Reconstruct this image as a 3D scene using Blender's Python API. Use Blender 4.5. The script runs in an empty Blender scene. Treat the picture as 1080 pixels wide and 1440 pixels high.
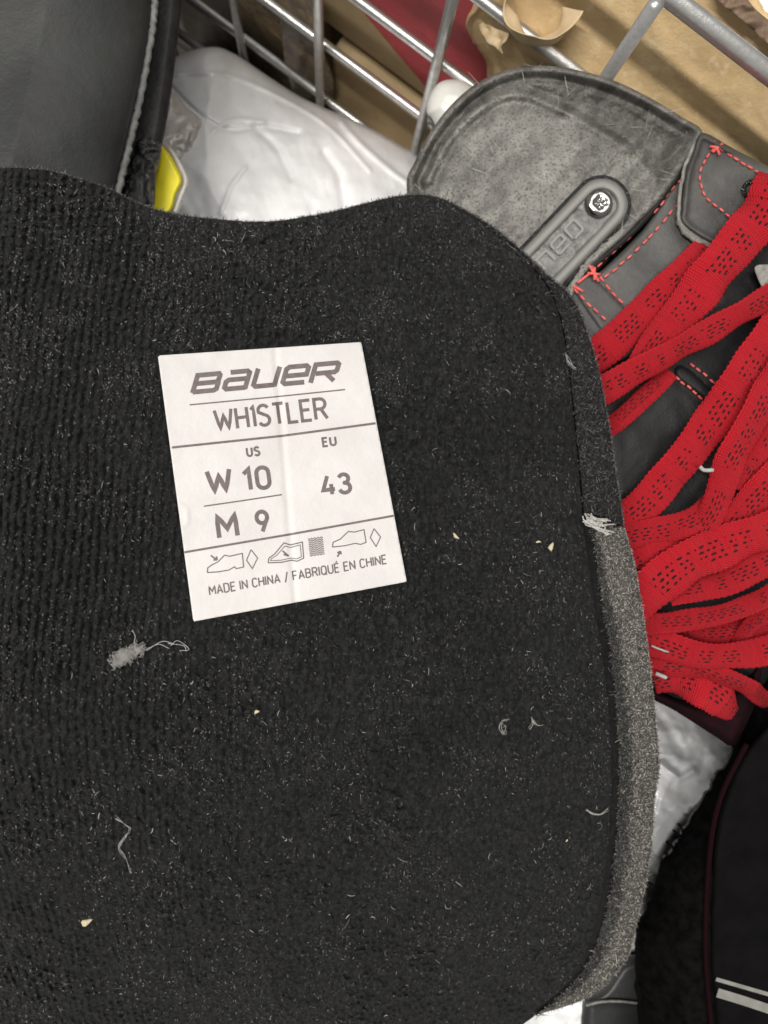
import bpy, math, random
import numpy as np
from mathutils import Vector, Matrix

random.seed(7)
rng = np.random.default_rng(7)
SC = bpy.context.scene
COL = SC.collection

# ------------------------------------------------------------------ camera
F = 1190.0            # focal length in pixels of the 1080 wide frame
CAMZ = 0.62
nad = Vector(((462 - 540) / F, -(690 - 720) / F, -1)).normalized()
ROT = nad.rotation_difference(Vector((0, 0, -1)))
cam_d = bpy.data.cameras.new("camera")
cam = bpy.data.objects.new("camera", cam_d)
COL.objects.link(cam)
cam.location = (0, 0, CAMZ)
cam.rotation_mode = 'QUATERNION'
cam.rotation_quaternion = ROT
cam_d.sensor_fit = 'HORIZONTAL'
cam_d.sensor_width = 36
cam_d.lens = 36 * F / 1080
cam_d.clip_start = 0.01
cam_d.clip_end = 30
cam_d.dof.use_dof = True
cam_d.dof.focus_distance = 0.195
cam_d.dof.aperture_fstop = 36
SC.camera = cam

# ------------------------------------------------------------------ light
world = bpy.data.worlds.new("World")
SC.world = world
world.use_nodes = True
bg = world.node_tree.nodes["Background"]
bg.inputs[0].default_value = (1.0, 0.985, 0.96, 1)
bg.inputs[1].default_value = 0.29


def area(name, loc, target, sx, sy, watts, color, roll=0.0):
    l = bpy.data.lights.new(name, 'AREA')
    l.shape = 'RECTANGLE'
    l.size, l.size_y = sx, sy
    l.energy = watts
    l.color = color
    o = bpy.data.objects.new(name, l)
    COL.objects.link(o)
    o.location = loc
    d = (Vector(target) - Vector(loc)).normalized()
    z = -d
    x = Vector((math.cos(roll), math.sin(roll), 0))
    x = (x - z * x.dot(z)).normalized()
    y = z.cross(x)
    o.rotation_euler = Matrix((x, y, z)).transposed().to_euler()
    return o


area("ceiling_tube_light", (-0.62, -0.04, CAMZ + 1.75), (0, 0, 0.35), 1.3, 0.07, 40, (1.0, 0.97, 0.92), math.radians(-35))
area("added_fill_light", (0.40, 0.75, CAMZ + 1.6), (0, 0, 0.35), 1.4, 1.0, 16, (1.0, 0.98, 0.95), math.radians(-35))  # soft fill added to brighten the shaded bags, not a fixture of the room

SC.view_settings.view_transform = 'Standard'
SC.view_settings.look = 'None'
SC.view_settings.gamma = 1
SC.view_settings.exposure = 0.2
SC.view_settings.use_curve_mapping = False
SC.render.engine = 'CYCLES'

# ------------------------------------------------------------------ helpers
_r = np.array(ROT.to_matrix())


def unproj(px, py, d):
    """pixel of the 1080x1440 photograph + vertical drop below the lens -> world points (N,3)"""
    px = np.asarray(px, float); py = np.asarray(py, float)
    d = np.asarray(d, float) + np.zeros_like(px)
    c = np.stack([(px - 540) / F, -(py - 720) / F, -np.ones_like(px)], -1)
    w = c @ _r.T
    s = d / (-w[..., 2])
    p = w * s[..., None]
    p[..., 2] += CAMZ
    return p


def U(px, py, d):
    return Vector(unproj(np.array([px]), np.array([py]), np.array([d]))[0])


def hash2(ix, iy, seed):
    h = (ix.astype(np.int64) * 374761393 + iy.astype(np.int64) * 668265263 + seed * 974634777) & 0xffffffff
    h = ((h ^ (h >> 13)) * 1274126177) & 0xffffffff
    return ((h ^ (h >> 16)) & 0xffff) / 65535.0


def vn(x, y, seed=0):
    """value noise 0..1"""
    x = np.asarray(x, float); y = np.asarray(y, float)
    ix = np.floor(x); iy = np.floor(y)
    fx = x - ix; fy = y - iy
    fx = fx * fx * (3 - 2 * fx); fy = fy * fy * (3 - 2 * fy)
    a = hash2(ix, iy, seed); b = hash2(ix + 1, iy, seed)
    c = hash2(ix, iy + 1, seed); d = hash2(ix + 1, iy + 1, seed)
    return (a * (1 - fx) + b * fx) * (1 - fy) + (c * (1 - fx) + d * fx) * fy


def fbm(x, y, seed=0, o=4):
    t = 0; a = 0.5
    for k in range(o):
        t = t + a * vn(x * 2 ** k, y * 2 ** k, seed + 17 * k); a *= 0.5
    return t


def smooth(a, b, x):
    t = np.clip((x - a) / (b - a), 0, 1)
    return t * t * (3 - 2 * t)


def spline(pts, n=8, closed=False):
    pts = np.asarray(pts, float)
    N = len(pts); out = []
    rg = N if closed else N - 1
    for i in range(rg):
        if closed:
            p0, p1, p2, p3 = pts[(i - 1) % N], pts[i], pts[(i + 1) % N], pts[(i + 2) % N]
        else:
            p1, p2 = pts[i], pts[i + 1]
            p0 = pts[i - 1] if i > 0 else 2 * p1 - p2
            p3 = pts[i + 2] if i + 2 < N else 2 * p2 - p1
        for k in range(n):
            t = k / n
            out.append(0.5 * ((2 * p1) + (-p0 + p2) * t + (2 * p0 - 5 * p1 + 4 * p2 - p3) * t * t + (-p0 + 3 * p1 - 3 * p2 + p3) * t ** 3))
    if not closed:
        out.append(pts[-1])
    return np.array(out)


def inside(poly, x, y):
    r = np.zeros(len(x), bool)
    n = len(poly)
    for i in range(n):
        x1, y1 = poly[i]; x2, y2 = poly[(i + 1) % n]
        if y1 == y2:
            continue
        c = ((y1 > y) != (y2 > y))
        xi = x1 + (y - y1) * (x2 - x1) / (y2 - y1)
        r ^= c & (x < xi)
    return r


def segdist(poly, x, y, closed=True):
    """distance to a polyline and the nearest point"""
    best = np.full(len(x), 1e18); bx = np.zeros(len(x)); by = np.zeros(len(x))
    n = len(poly)
    for i in range(n if closed else n - 1):
        x1, y1 = poly[i]; x2, y2 = poly[(i + 1) % n]
        dx, dy = x2 - x1, y2 - y1
        L = dx * dx + dy * dy
        if L < 1e-9:
            continue
        t = np.clip(((x - x1) * dx + (y - y1) * dy) / L, 0, 1)
        qx = x1 + t * dx; qy = y1 + t * dy
        d = (x - qx) ** 2 + (y - qy) ** 2
        m = d < best
        best[m] = d[m]; bx[m] = qx[m]; by[m] = qy[m]
    return np.sqrt(best), bx, by


def crease(x, y, line, w, h):
    e, _, _ = segdist(np.asarray(line, float), x, y, False)
    return h * np.exp(-(e / w) ** 2)


def crumple(x, y, s, seed, n=7):
    """sharp random fold lines: warped triangle waves, roughly -0.5..0.5"""
    r = np.random.default_rng(seed)
    t = 0
    for k in range(n):
        a = r.uniform(0, math.pi); sc = s * r.uniform(0.7, 1.9); ph = r.uniform(0, 9)
        q = (x * math.cos(a) + y * math.sin(a)) / sc + ph + 1.1 * (vn(x / sc / 1.4, y / sc / 1.4, seed + k) - 0.5)
        m = smooth(0.30, 0.75, vn(x / sc / 1.1 + 5, y / sc / 1.1, seed + 50 + k))
        t = t + m * (np.abs(2 * (q - np.floor(q)) - 1) - 0.5)
    return t / n * 2


def mesh_obj(name, verts, faces, material, parent=None, smooth_=True, attrs=None, uv=None):
    me = bpy.data.meshes.new(name)
    v = np.asarray(verts, float)
    off = np.zeros(3)
    if parent is not None:
        off = np.array(origin_of(parent))
        v = v - off
        o_loc = (0, 0, 0)
    else:
        c = v.mean(0); c[2] = v[:, 2].min()
        v = v - c
        o_loc = tuple(c)
    me.from_pydata(v.tolist(), [], [list(map(int, f)) for f in faces])
    if smooth_:
        me.polygons.foreach_set('use_smooth', [True] * len(me.polygons))
    if attrs:
        for k, a in attrs.items():
            at = me.attributes.new(k, 'FLOAT', 'POINT')
            at.data.foreach_set('value', np.asarray(a, np.float32))
    if uv is not None:
        ul = me.uv_layers.new(name='UVMap')
        li = np.zeros(len(me.loops), np.int32)
        me.loops.foreach_get('vertex_index', li)
        ul.data.foreach_set('uv', np.asarray(uv, np.float32)[li].ravel())
    me.materials.append(material)
    me.update()
    o = bpy.data.objects.new(name, me)
    COL.objects.link(o)
    o.location = o_loc
    if parent is not None:
        o.parent = parent
        if o_loc == (0, 0, 0):
            o.location = (0, 0, 0)
    return o


def origin_of(o):
    p = Vector((0, 0, 0))
    while o is not None:
        p = p + o.location
        o = o.parent
    return p


def thing(name, loc, label, cat, group=None):
    o = bpy.data.objects.new(name, None)
    o.empty_display_size = 0.02
    COL.objects.link(o)
    o.location = loc
    tag(o, label, cat, group)
    return o


def tag(o, label, cat, group=None):
    o['label'] = label
    o['category'] = cat
    if group:
        o['group'] = group
    return o


def relief(name, poly, depth, material, parent=None, step=6.0, thick=0.006, bottom=None, shrink=1.0, extra=None):
    """solid whose upper face follows depth(px, py, edge_distance) inside a pixel outline"""
    poly = np.asarray(poly, float)
    x0, y0 = poly.min(0) - step; x1, y1 = poly.max(0) + step
    gx = np.arange(x0, x1 + step, step); gy = np.arange(y0, y1 + step, step)
    W, H = len(gx), len(gy)
    X, Y = np.meshgrid(gx, gy)
    X = X.ravel().copy(); Y = Y.ravel().copy()
    ins = inside(poly, X, Y)
    I = ins.reshape(H, W)
    q = I[:-1, :-1].astype(int) + I[1:, :-1] + I[:-1, 1:] + I[1:, 1:]
    qi, qj = np.nonzero(q >= 2)
    a = qi * W + qj
    quads = np.stack([a + W, a + W + 1, a + 1, a], 1)       # seen from above: ccw in world (y flips)
    used = np.unique(quads)
    e, bx, by = segdist(poly, X[used], Y[used])
    isin = ins[used]
    remap = -np.ones(W * H, int); remap[used] = np.arange(len(used))
    quads = remap[quads]
    # boundary edges
    E = np.concatenate([quads[:, [0, 1]], quads[:, [1, 2]], quads[:, [2, 3]], quads[:, [3, 0]]])
    key = np.sort(E, 1)
    _, inv, cnt = np.unique(key[:, 0] * 10_000_000 + key[:, 1], return_inverse=True, return_counts=True)
    B = E[cnt[inv] == 1]
    bset = np.unique(B)
    px = X[used].copy(); py = Y[used].copy()
    snap = np.zeros(len(used), bool); snap[bset] = True; snap |= ~isin
    px[snap] = bx[snap]; py[snap] = by[snap]
    e = np.where(snap, 0, e)
    d = depth(px, py, e)
    top = unproj(px, py, d)
    n = len(top)
    c = poly.mean(0)
    bpx = c[0] + (px[bset] - c[0]) * shrink; bpy_ = c[1] + (py[bset] - c[1]) * shrink
    bd = d[bset] + thick if bottom is None else np.full(len(bset), bottom)
    low = unproj(bpx, bpy_, bd)
    lm = -np.ones(n, int); lm[bset] = n + np.arange(len(bset))
    side = np.stack([B[:, 1], B[:, 0], lm[B[:, 0]], lm[B[:, 1]]], 1)
    V = np.concatenate([top, low]); FC = quads.tolist() + side.tolist()
    attrs = None
    if extra is not None:
        attrs = {k: np.concatenate([fn(px, py, e), fn(bpx, bpy_, np.zeros(len(bset)))]) for k, fn in extra.items()}
    return mesh_obj(name, V, FC, material, parent, True, attrs)


def tube_mesh(paths, r, seg=8, cap=True):
    """several polylines (world points) swept with a round section, as verts and faces"""
    V = []; FC = []
    for P in paths:
        P = [Vector(p) for p in P]
        rr = r if not callable(r) else None
        base = len(V)
        prev = None
        for i, p in enumerate(P):
            t = (P[min(i + 1, len(P) - 1)] - P[max(i - 1, 0)]).normalized()
            if prev is None:
                s = t.cross(Vector((0.3, 0.2, 1))).normalized()
            else:
                s = (prev - t * prev.dot(t)).normalized()
            prev = s
            u = t.cross(s)
            ra = rr if rr is not None else r(i / (len(P) - 1))
            for k in range(seg):
                a = 2 * math.pi * k / seg
                V.append(p + s * (ra * math.cos(a)) + u * (ra * math.sin(a)))
        for i in range(len(P) - 1):
            for k in range(seg):
                k2 = (k + 1) % seg
                FC.append([base + i * seg + k, base + i * seg + k2, base + (i + 1) * seg + k2, base + (i + 1) * seg + k])
        if cap:
            FC.append([base + k for k in range(seg)][::-1])
            FC.append([base + (len(P) - 1) * seg + k for k in range(seg)])
    return np.array([tuple(v) for v in V]), FC


def tubes(name, paths, r, material, parent=None, seg=8):
    V, FC = tube_mesh(paths, r, seg)
    return mesh_obj(name, V, FC, material, parent)


# ------------------------------------------------------------------ materials
def new_mat(name):
    m = bpy.data.materials.new(name)
    m.use_nodes = True
    return m, m.node_tree, m.node_tree.nodes['Principled BSDF']


def nd(nt, t, **kw):
    n = nt.nodes.new(t)
    for k, v in kw.items():
        setattr(n, k, v)
    return n


def c4(c):
    return (c[0], c[1], c[2], 1)


def M(name, col, rough=0.6, metal=0.0, spec=0.5, col2=None, scale=60, lo=0.35, hi=0.65, detail=6, bump=None, sheen=0.0,
      rough2=None, stretch=None, sss=0.0, coat=0.0, col3=None, scale3=400, lo3=0.6, hi3=0.7):
    """plain principled surface with optional noise-mixed second colour, third fine speck colour, and bump layers [(scale, height_m)]"""
    m, nt, b = new_mat(name)
    b.inputs['Roughness'].default_value = rough
    b.inputs['Metallic'].default_value = metal
    b.inputs['Specular IOR Level'].default_value = spec
    b.inputs['Base Color'].default_value = c4(col)
    if sheen:
        b.inputs['Sheen Weight'].default_value = sheen
        b.inputs['Sheen Roughness'].default_value = 0.5
    if coat:
        b.inputs['Coat Weight'].default_value = coat
        b.inputs['Coat Roughness'].default_value = 0.15
    if sss:
        b.inputs['Subsurface Weight'].default_value = sss
        b.inputs['Subsurface Radius'].default_value = (0.004, 0.004, 0.004)
        b.inputs['Subsurface Scale'].default_value = 1.0
    tc = nd(nt, 'ShaderNodeTexCoord')
    vec = tc.outputs['Object']
    if stretch:
        mp = nd(nt, 'ShaderNodeMapping')
        mp.inputs['Rotation'].default_value = (0, 0, stretch[0])
        mp.inputs['Scale'].default_value = (stretch[1], stretch[2], 1)
        nt.links.new(vec, mp.inputs['Vector']); vec = mp.outputs['Vector']

    def noise(s, det=detail):
        n = nd(nt, 'ShaderNodeTexNoise')
        n.inputs['Scale'].default_value = s
        n.inputs['Detail'].default_value = det
        n.inputs['Roughness'].default_value = 0.6
        nt.links.new(vec, n.inputs['Vector'])
        return n

    def rampf(sock, a, bb):
        r = nd(nt, 'ShaderNodeMapRange')
        r.inputs['From Min'].default_value = a; r.inputs['From Max'].default_value = bb
        nt.links.new(sock, r.inputs['Value'])
        return r.outputs['Result']
    cs = None
    if col2 is not None:
        fac = rampf(noise(scale).outputs['Fac'], lo, hi)
        mx = nd(nt, 'ShaderNodeMix', data_type='RGBA')
        mx.inputs['A'].default_value = c4(col); mx.inputs['B'].default_value = c4(col2)
        nt.links.new(fac, mx.inputs['Factor'])
        cs = mx.outputs['Result']
        if rough2 is not None:
            r = nd(nt, 'ShaderNodeMapRange')
            r.inputs['To Min'].default_value = rough; r.inputs['To Max'].default_value = rough2
            nt.links.new(fac, r.inputs['Value']); nt.links.new(r.outputs['Result'], b.inputs['Roughness'])
    if col3 is not None:
        fac = rampf(noise(scale3, 3).outputs['Fac'], lo3, hi3)
        mx = nd(nt, 'ShaderNodeMix', data_type='RGBA')
        if cs is not None:
            nt.links.new(cs, mx.inputs['A'])
        else:
            mx.inputs['A'].default_value = c4(col)
        mx.inputs['B'].default_value = c4(col3)
        nt.links.new(fac, mx.inputs['Factor'])
        cs = mx.outputs['Result']
    if cs is not None:
        nt.links.new(cs, b.inputs['Base Color'])
    if bump:
        prev = None
        for s, h in bump:
            bn = nd(nt, 'ShaderNodeBump')
            bn.inputs['Strength'].default_value = 1.0
            bn.inputs['Distance'].default_value = h
            nt.links.new(noise(s).outputs['Fac'], bn.inputs['Height'])
            if prev is not None:
                nt.links.new(prev, bn.inputs['Normal'])
            prev = bn.outputs['Normal']
        nt.links.new(prev, b.inputs['Normal'])
    return m


def fibre_mat(name, dark, light, rough=0.55, spec=0.4):
    m, nt, b = new_mat(name)
    at = nd(nt, 'ShaderNodeAttribute', attribute_name='shade')
    mx = nd(nt, 'ShaderNodeMix', data_type='RGBA')
    mx.inputs['A'].default_value = c4(dark); mx.inputs['B'].default_value = c4(light)
    nt.links.new(at.outputs['Fac'], mx.inputs['Factor'])
    nt.links.new(mx.outputs['Result'], b.inputs['Base Color'])
    b.inputs['Roughness'].default_value = rough
    b.inputs['Specular IOR Level'].default_value = spec
    return m


def lace_mat():
    m, nt, b = new_mat('red_woven_lace')
    uv = nd(nt, 'ShaderNodeUVMap')
    sp = nd(nt, 'ShaderNodeSeparateXYZ')
    nt.links.new(uv.outputs['UV'], sp.inputs[0])

    def mt(op, a, bb=None, c=None):
        n = nd(nt, 'ShaderNodeMath', operation=op)
        for i, s in enumerate((a, bb, c)):
            if s is None:
                continue
            if isinstance(s, (int, float)):
                n.inputs[i].default_value = s
            else:
                nt.links.new(s, n.inputs[i])
        return n.outputs[0]
    u = sp.outputs['X']; v = sp.outputs['Y']          # u in millimetres along, v 0..1 across
    rows = mt('MULTIPLY', v, 8.0)
    row = mt('FLOOR', rows)
    half = mt('MULTIPLY', mt('MODULO', row, 2.0), 0.5)
    fx = mt('FRACT', mt('ADD', mt('ADD', mt('MULTIPLY', u, 1 / 2.3), half), mt('MULTIPLY', mt('SINE', mt('ADD', mt('MULTIPLY', u, 0.9), mt('MULTIPLY', row, 2.3))), 0.16)))
    fy = mt('FRACT', rows)
    dx = mt('SUBTRACT', fx, 0.5); dy = mt('SUBTRACT', fy, 0.5)
    dist = mt('ADD', mt('MULTIPLY', mt('MULTIPLY', dx, dx), 0.95), mt('MULTIPLY', mt('MULTIPLY', dy, dy), 1.5))
    cb = nd(nt, 'ShaderNodeCombineXYZ')
    nt.links.new(u, cb.inputs[0]); nt.links.new(v, cb.inputs[1])
    no = nd(nt, 'ShaderNodeTexNoise'); no.inputs['Scale'].default_value = 0.13; no.inputs['Detail'].default_value = 2
    nt.links.new(cb.outputs[0], no.inputs['Vector'])
    n2 = nd(nt, 'ShaderNodeTexNoise'); n2.inputs['Scale'].default_value = 1.4; n2.inputs['Detail'].default_value = 3
    nt.links.new(cb.outputs[0], n2.inputs['Vector'])
    thr = mt('ADD', 0.035, mt('MULTIPLY', n2.outputs['Fac'], 0.085))
    dot = mt('LESS_THAN', dist, thr)
    patch = mt('GREATER_THAN', no.outputs['Fac'], 0.475)
    band = mt('MULTIPLY', mt('GREATER_THAN', v, 0.22), mt('LESS_THAN', v, 0.78))
    dark = mt('MULTIPLY', mt('MULTIPLY', dot, patch), band)
    mx0 = nd(nt, 'ShaderNodeMix', data_type='RGBA')
    mx0.inputs['A'].default_value = (0.42, 0.009, 0.017, 1); mx0.inputs['B'].default_value = (0.58, 0.018, 0.029, 1)
    nt.links.new(n2.outputs['Fac'], mx0.inputs['Factor'])
    mx = nd(nt, 'ShaderNodeMix', data_type='RGBA')
    nt.links.new(mx0.outputs['Result'], mx.inputs['A']); mx.inputs['B'].default_value = (0.035, 0.012, 0.014, 1)
    nt.links.new(dark, mx.inputs['Factor'])
    nt.links.new(mx.outputs['Result'], b.inputs['Base Color'])
    b.inputs['Roughness'].default_value = 0.75
    b.inputs['Specular IOR Level'].default_value = 0.12
    b.inputs['Sheen Weight'].default_value = 0.02
    # herringbone weave
    cols = mt('MULTIPLY', v, 18.0)
    tri = mt('ABSOLUTE', mt('SUBTRACT', mt('FRACT', cols), 0.5))
    w = mt('SINE', mt('ADD', mt('MULTIPLY', u, 2 * math.pi / 0.75), mt('MULTIPLY', tri, 5.0)))
    w2 = mt('ADD', mt('MULTIPLY', w, 0.5), mt('MULTIPLY', mt('SINE', mt('MULTIPLY', cols, 2 * math.pi)), 0.5))
    w3 = mt('SUBTRACT', mt('ADD', w2, mt('MULTIPLY', n2.outputs['Fac'], 1.2)), mt('MULTIPLY', dark, 1.5))
    bn = nd(nt, 'ShaderNodeBump')
    bn.inputs['Strength'].default_value = 1.0; bn.inputs['Distance'].default_value = 0.0003
    nt.links.new(w3, bn.inputs['Height'])
    nt.links.new(bn.outputs['Normal'], b.inputs['Normal'])
    return m


MAT = {}
MAT['felt'] = M('black_knit_felt', (0.0035, 0.0035, 0.0037), 0.62, spec=0.20, col2=(0.022, 0.022, 0.0225), scale=800, lo=0.40, hi=0.68, stretch=(0, 1.15, 0.75), bump=[(1000, 0.0007), (2600, 0.0005)], sheen=0.02, col3=(0.08, 0.08, 0.08), scale3=1500, lo3=0.62, hi3=0.76)
MAT['felt_flat'] = M('black_backing_felt', (0.010, 0.010, 0.010), 0.95, spec=0.2, col2=(0.02, 0.02, 0.02), scale=700, bump=[(2200, 0.0003)])
MAT['felt_grey'] = M('worn_grey_brown_felt', (0.055, 0.050, 0.044), 0.95, spec=0.25, col2=(0.135, 0.124, 0.109), scale=300, lo=0.35, hi=0.66,
                     bump=[(500, 0.0008), (2200, 0.0004)], col3=(0.02, 0.018, 0.017), scale3=300, lo3=0.58, hi3=0.68)
MAT['fibre'] = fibre_mat('felt_fibre', (0.014, 0.014, 0.0145), (0.30, 0.295, 0.285))
MAT['fibre_grey'] = fibre_mat('grey_felt_fibre', (0.045, 0.041, 0.037), (0.42, 0.39, 0.35))
MAT['scuff'] = fibre_mat('pale_scuff', (0.27, 0.26, 0.235), (0.55, 0.53, 0.48))
MAT['lint'] = M('pale_lint', (0.44, 0.425, 0.40), 0.9, col2=(0.28, 0.27, 0.255), scale=500)
MAT['crumb'] = M('pale_yellow_crumb', (0.58, 0.52, 0.34), 0.7, col2=(0.36, 0.31, 0.20), scale=900)
MAT['label'] = M('white_label_fabric', (0.63, 0.608, 0.59), 0.6, spec=0.25, col2=(0.575, 0.552, 0.535), scale=90, bump=[(1500, 0.00006), (160, 0.0003)])
MAT['ink'] = M('brown_grey_print', (0.115, 0.09, 0.088), 0.6, col2=(0.16, 0.13, 0.125), scale=900)
MAT['lace'] = lace_mat()
MAT['thread'] = M('red_stitch_thread', (0.62, 0.06, 0.06), 0.7, col2=(0.70, 0.17, 0.14), scale=900)
MAT['cap'] = M('dusty_scuffed_rubber', (0.30, 0.288, 0.26), 0.55, spec=0.35, col2=(0.24, 0.23, 0.208), scale=60, detail=14,
               col3=(0.10, 0.097, 0.09), scale3=1300, lo3=0.50, hi3=0.66, bump=[(1800, 0.0004), (420, 0.0006)])
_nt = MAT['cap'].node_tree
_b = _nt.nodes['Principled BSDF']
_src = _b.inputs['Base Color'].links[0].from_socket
_at = nd(_nt, 'ShaderNodeAttribute', attribute_name='dust_shade')
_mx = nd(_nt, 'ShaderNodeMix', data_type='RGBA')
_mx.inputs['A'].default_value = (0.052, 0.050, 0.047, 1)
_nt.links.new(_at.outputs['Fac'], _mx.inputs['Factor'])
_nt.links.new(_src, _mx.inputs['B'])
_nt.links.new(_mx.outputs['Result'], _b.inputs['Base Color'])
MAT['leather'] = M('dusty_grey_leather', (0.042, 0.0405, 0.039), 0.5, spec=0.35, col2=(0.092, 0.089, 0.084), scale=55, bump=[(1400, 0.00018), (160, 0.0004)])
MAT['leather_dark'] = M('dark_smooth_leather', (0.009, 0.0085, 0.009), 0.5, spec=0.22, col2=(0.016, 0.0155, 0.016), scale=60, bump=[(1300, 0.00012), (90, 0.0006)])
MAT['edge_leather'] = M('raw_leather_edge', (0.17, 0.16, 0.145), 0.75, col2=(0.30, 0.29, 0.26), scale=500, bump=[(900, 0.0004)])
MAT['badge_rim'] = M('grey_badge_rubber', (0.20, 0.198, 0.185), 0.42, spec=0.45, col2=(0.19, 0.187, 0.175), scale=150, bump=[(700, 0.00012)])
MAT['badge_in'] = M('dark_glossy_badge', (0.05, 0.049, 0.046), 0.22, spec=0.6, col2=(0.15, 0.145, 0.135), scale=300, bump=[(350, 0.0005)])
MAT['screw'] = M('polished_steel', (0.34, 0.335, 0.32), 0.14, metal=1)
MAT['white_plastic'] = M('white_plastic', (0.82, 0.81, 0.77), 0.35, col2=(0.72, 0.71, 0.66), scale=80)
MAT['wire'] = M('galvanised_wire', (0.62, 0.615, 0.60), 0.30, metal=0.85, col2=(0.48, 0.47, 0.45), scale=220, rough2=0.42, bump=[(500, 0.00015)])
MAT['wire_dull'] = M('dull_wire', (0.16, 0.145, 0.125), 0.5, metal=0.6)
MAT['kraft'] = M('crumpled_kraft_card', (0.62, 0.45, 0.245), 0.78, spec=0.25, col2=(0.52, 0.37, 0.19), scale=55, detail=10,
                 col3=(0.66, 0.52, 0.32), scale3=260, lo3=0.55, hi3=0.75, bump=[(400, 0.0003), (1200, 0.00015)])
MAT['kraft_flat'] = M('kraft_card', (0.40, 0.30, 0.17), 0.8, spec=0.25, col2=(0.33, 0.24, 0.13), scale=40, bump=[(300, 0.0003)])
MAT['kraft_pale'] = M('pale_packing_paper', (0.62, 0.48, 0.30), 0.6, col2=(0.50, 0.37, 0.21), scale=90, bump=[(300, 0.0003)])
MAT['kraft_dark'] = M('brown_card_edge', (0.13, 0.085, 0.055), 0.8, col2=(0.22, 0.15, 0.10), scale=200)
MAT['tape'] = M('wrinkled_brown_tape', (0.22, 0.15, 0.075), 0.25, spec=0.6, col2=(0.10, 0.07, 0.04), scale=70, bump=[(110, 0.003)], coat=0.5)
MAT['red_print'] = M('red_box_print', (0.45, 0.05, 0.06), 0.6, col2=(0.36, 0.04, 0.05), scale=70, bump=[(140, 0.0009)])
MAT['bag'] = M('white_polythene', (0.90, 0.905, 0.905), 0.30, spec=0.5, col2=(0.86, 0.865, 0.87), scale=25, bump=[(120, 0.0004)], coat=0.6)
MAT['grey_gloss'] = M('glossy_grey_beige', (0.40, 0.375, 0.345), 0.2, spec=0.6, col2=(0.46, 0.43, 0.40), scale=45, bump=[(80, 0.002)], coat=0.5)
MAT['panel'] = M('soft_black_leather', (0.021, 0.0215, 0.0205), 0.5, spec=0.25, col2=(0.038, 0.039, 0.037), scale=22, detail=4, bump=[(1500, 0.00010), (70, 0.0007)])
MAT['piping'] = M('grey_piping', (0.12, 0.12, 0.115), 0.7, col2=(0.19, 0.19, 0.18), scale=300, bump=[(600, 0.0005)])
MAT['black_trim'] = M('black_trim', (0.008, 0.008, 0.008), 0.55, spec=0.3, col2=(0.018, 0.018, 0.018), scale=200, bump=[(700, 0.0003)])
MAT['gloss_black'] = M('glossy_black_plastic', (0.008, 0.008, 0.008), 0.12, spec=0.7, bump=[(260, 0.003)])
MAT['yellow'] = M('bright_yellow_plastic', (0.82, 0.72, 0.008), 0.35, col2=(0.70, 0.60, 0.01), scale=90)
MAT['boot'] = M('black_nylon', (0.002, 0.0019, 0.0019), 0.95, spec=0.03, col2=(0.006, 0.0055, 0.0055), scale=300, bump=[(900, 0.0003)])
MAT['boot_panel'] = M('black_boot_panel', (0.0035, 0.0032, 0.0035), 0.9, spec=0.04, col2=(0.0055, 0.005, 0.0055), scale=120, bump=[(700, 0.0002)])
MAT['maroon'] = M('dark_maroon_piping', (0.011, 0.0025, 0.004), 0.95, spec=0.04, col2=(0.008, 0.003, 0.004), scale=400)
MAT['maroon_dark'] = M('maroon_black_fabric', (0.016, 0.003, 0.005), 0.9, spec=0.1, col2=(0.007, 0.003, 0.0035), scale=200)
MAT['stripe'] = M('off_white_stripe', (0.21, 0.21, 0.185), 0.7, col2=(0.16, 0.16, 0.14), scale=300)
MAT['grey_plastic'] = M('dark_grey_plastic', (0.028, 0.029, 0.029), 0.45, col2=(0.036, 0.037, 0.037), scale=100, bump=[(500, 0.0002)])
MAT['floor'] = M('dark_floor', (0.055, 0.045, 0.036), 0.8, col2=(0.035, 0.03, 0.026), scale=12, bump=[(60, 0.002)])
MAT['white_card'] = M('white_card', (0.74, 0.74, 0.74), 0.6)

# ------------------------------------------------------------------ setting: the floor far below
fl = mesh_obj('floor', [(-1.6, -1.6, -0.25), (1.6, -1.6, -0.25), (1.6, 1.6, -0.25), (-1.6, 1.6, -0.25)], [[0, 1, 2, 3]], MAT['floor'], None, False)
fl['kind'] = 'structure'

# ------------------------------------------------------------------ wire basket
DW = Vector((0.819, -0.574, 0)); NW = Vector((0.574, 0.819, 0)); WALL = 0.156


def wallpt(s, d, off=0.0):
    return DW * s + NW * (WALL + off) + Vector((0, 0, CAMZ - d))


basket = thing('wire_basket', wallpt(0, 0.575), 'galvanised wire mesh basket wall running behind the skates and in front of the boxes', 'basket')
S0, S1 = -0.50, 0.30
tubes('rim_wire', [[wallpt(S0, 0.218), wallpt(S1, 0.218)]], 0.0026, MAT['wire'], basket, 14)
for d in (0.271, 0.320, 0.369, 0.419, 0.469, 0.519, 0.569):
    tubes('horizontal_wire', [[wallpt(S0, d), wallpt(S1, d)]], 0.0021, MAT['wire'], basket, 12)
sv = [-0.157, -0.111, -0.0575, -0.003, 0.060, 0.110, 0.159, 0.213, 0.267] + [-0.211 - 0.054 * k for k in range(6)]
for s in sv:
    tubes('vertical_wire', [[wallpt(s, 0.216, -0.0047), wallpt(s, 0.571, -0.0042)]], 0.0021, MAT['wire'], basket, 12)
for k in range(11):                                     # floor of the basket
    a = wallpt(-0.40 + 0.06 * k, 0.572); b2 = a - NW * 0.40
    tubes('base_wire', [[a, b2]], 0.0021, MAT['wire'], basket, 8)
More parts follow.
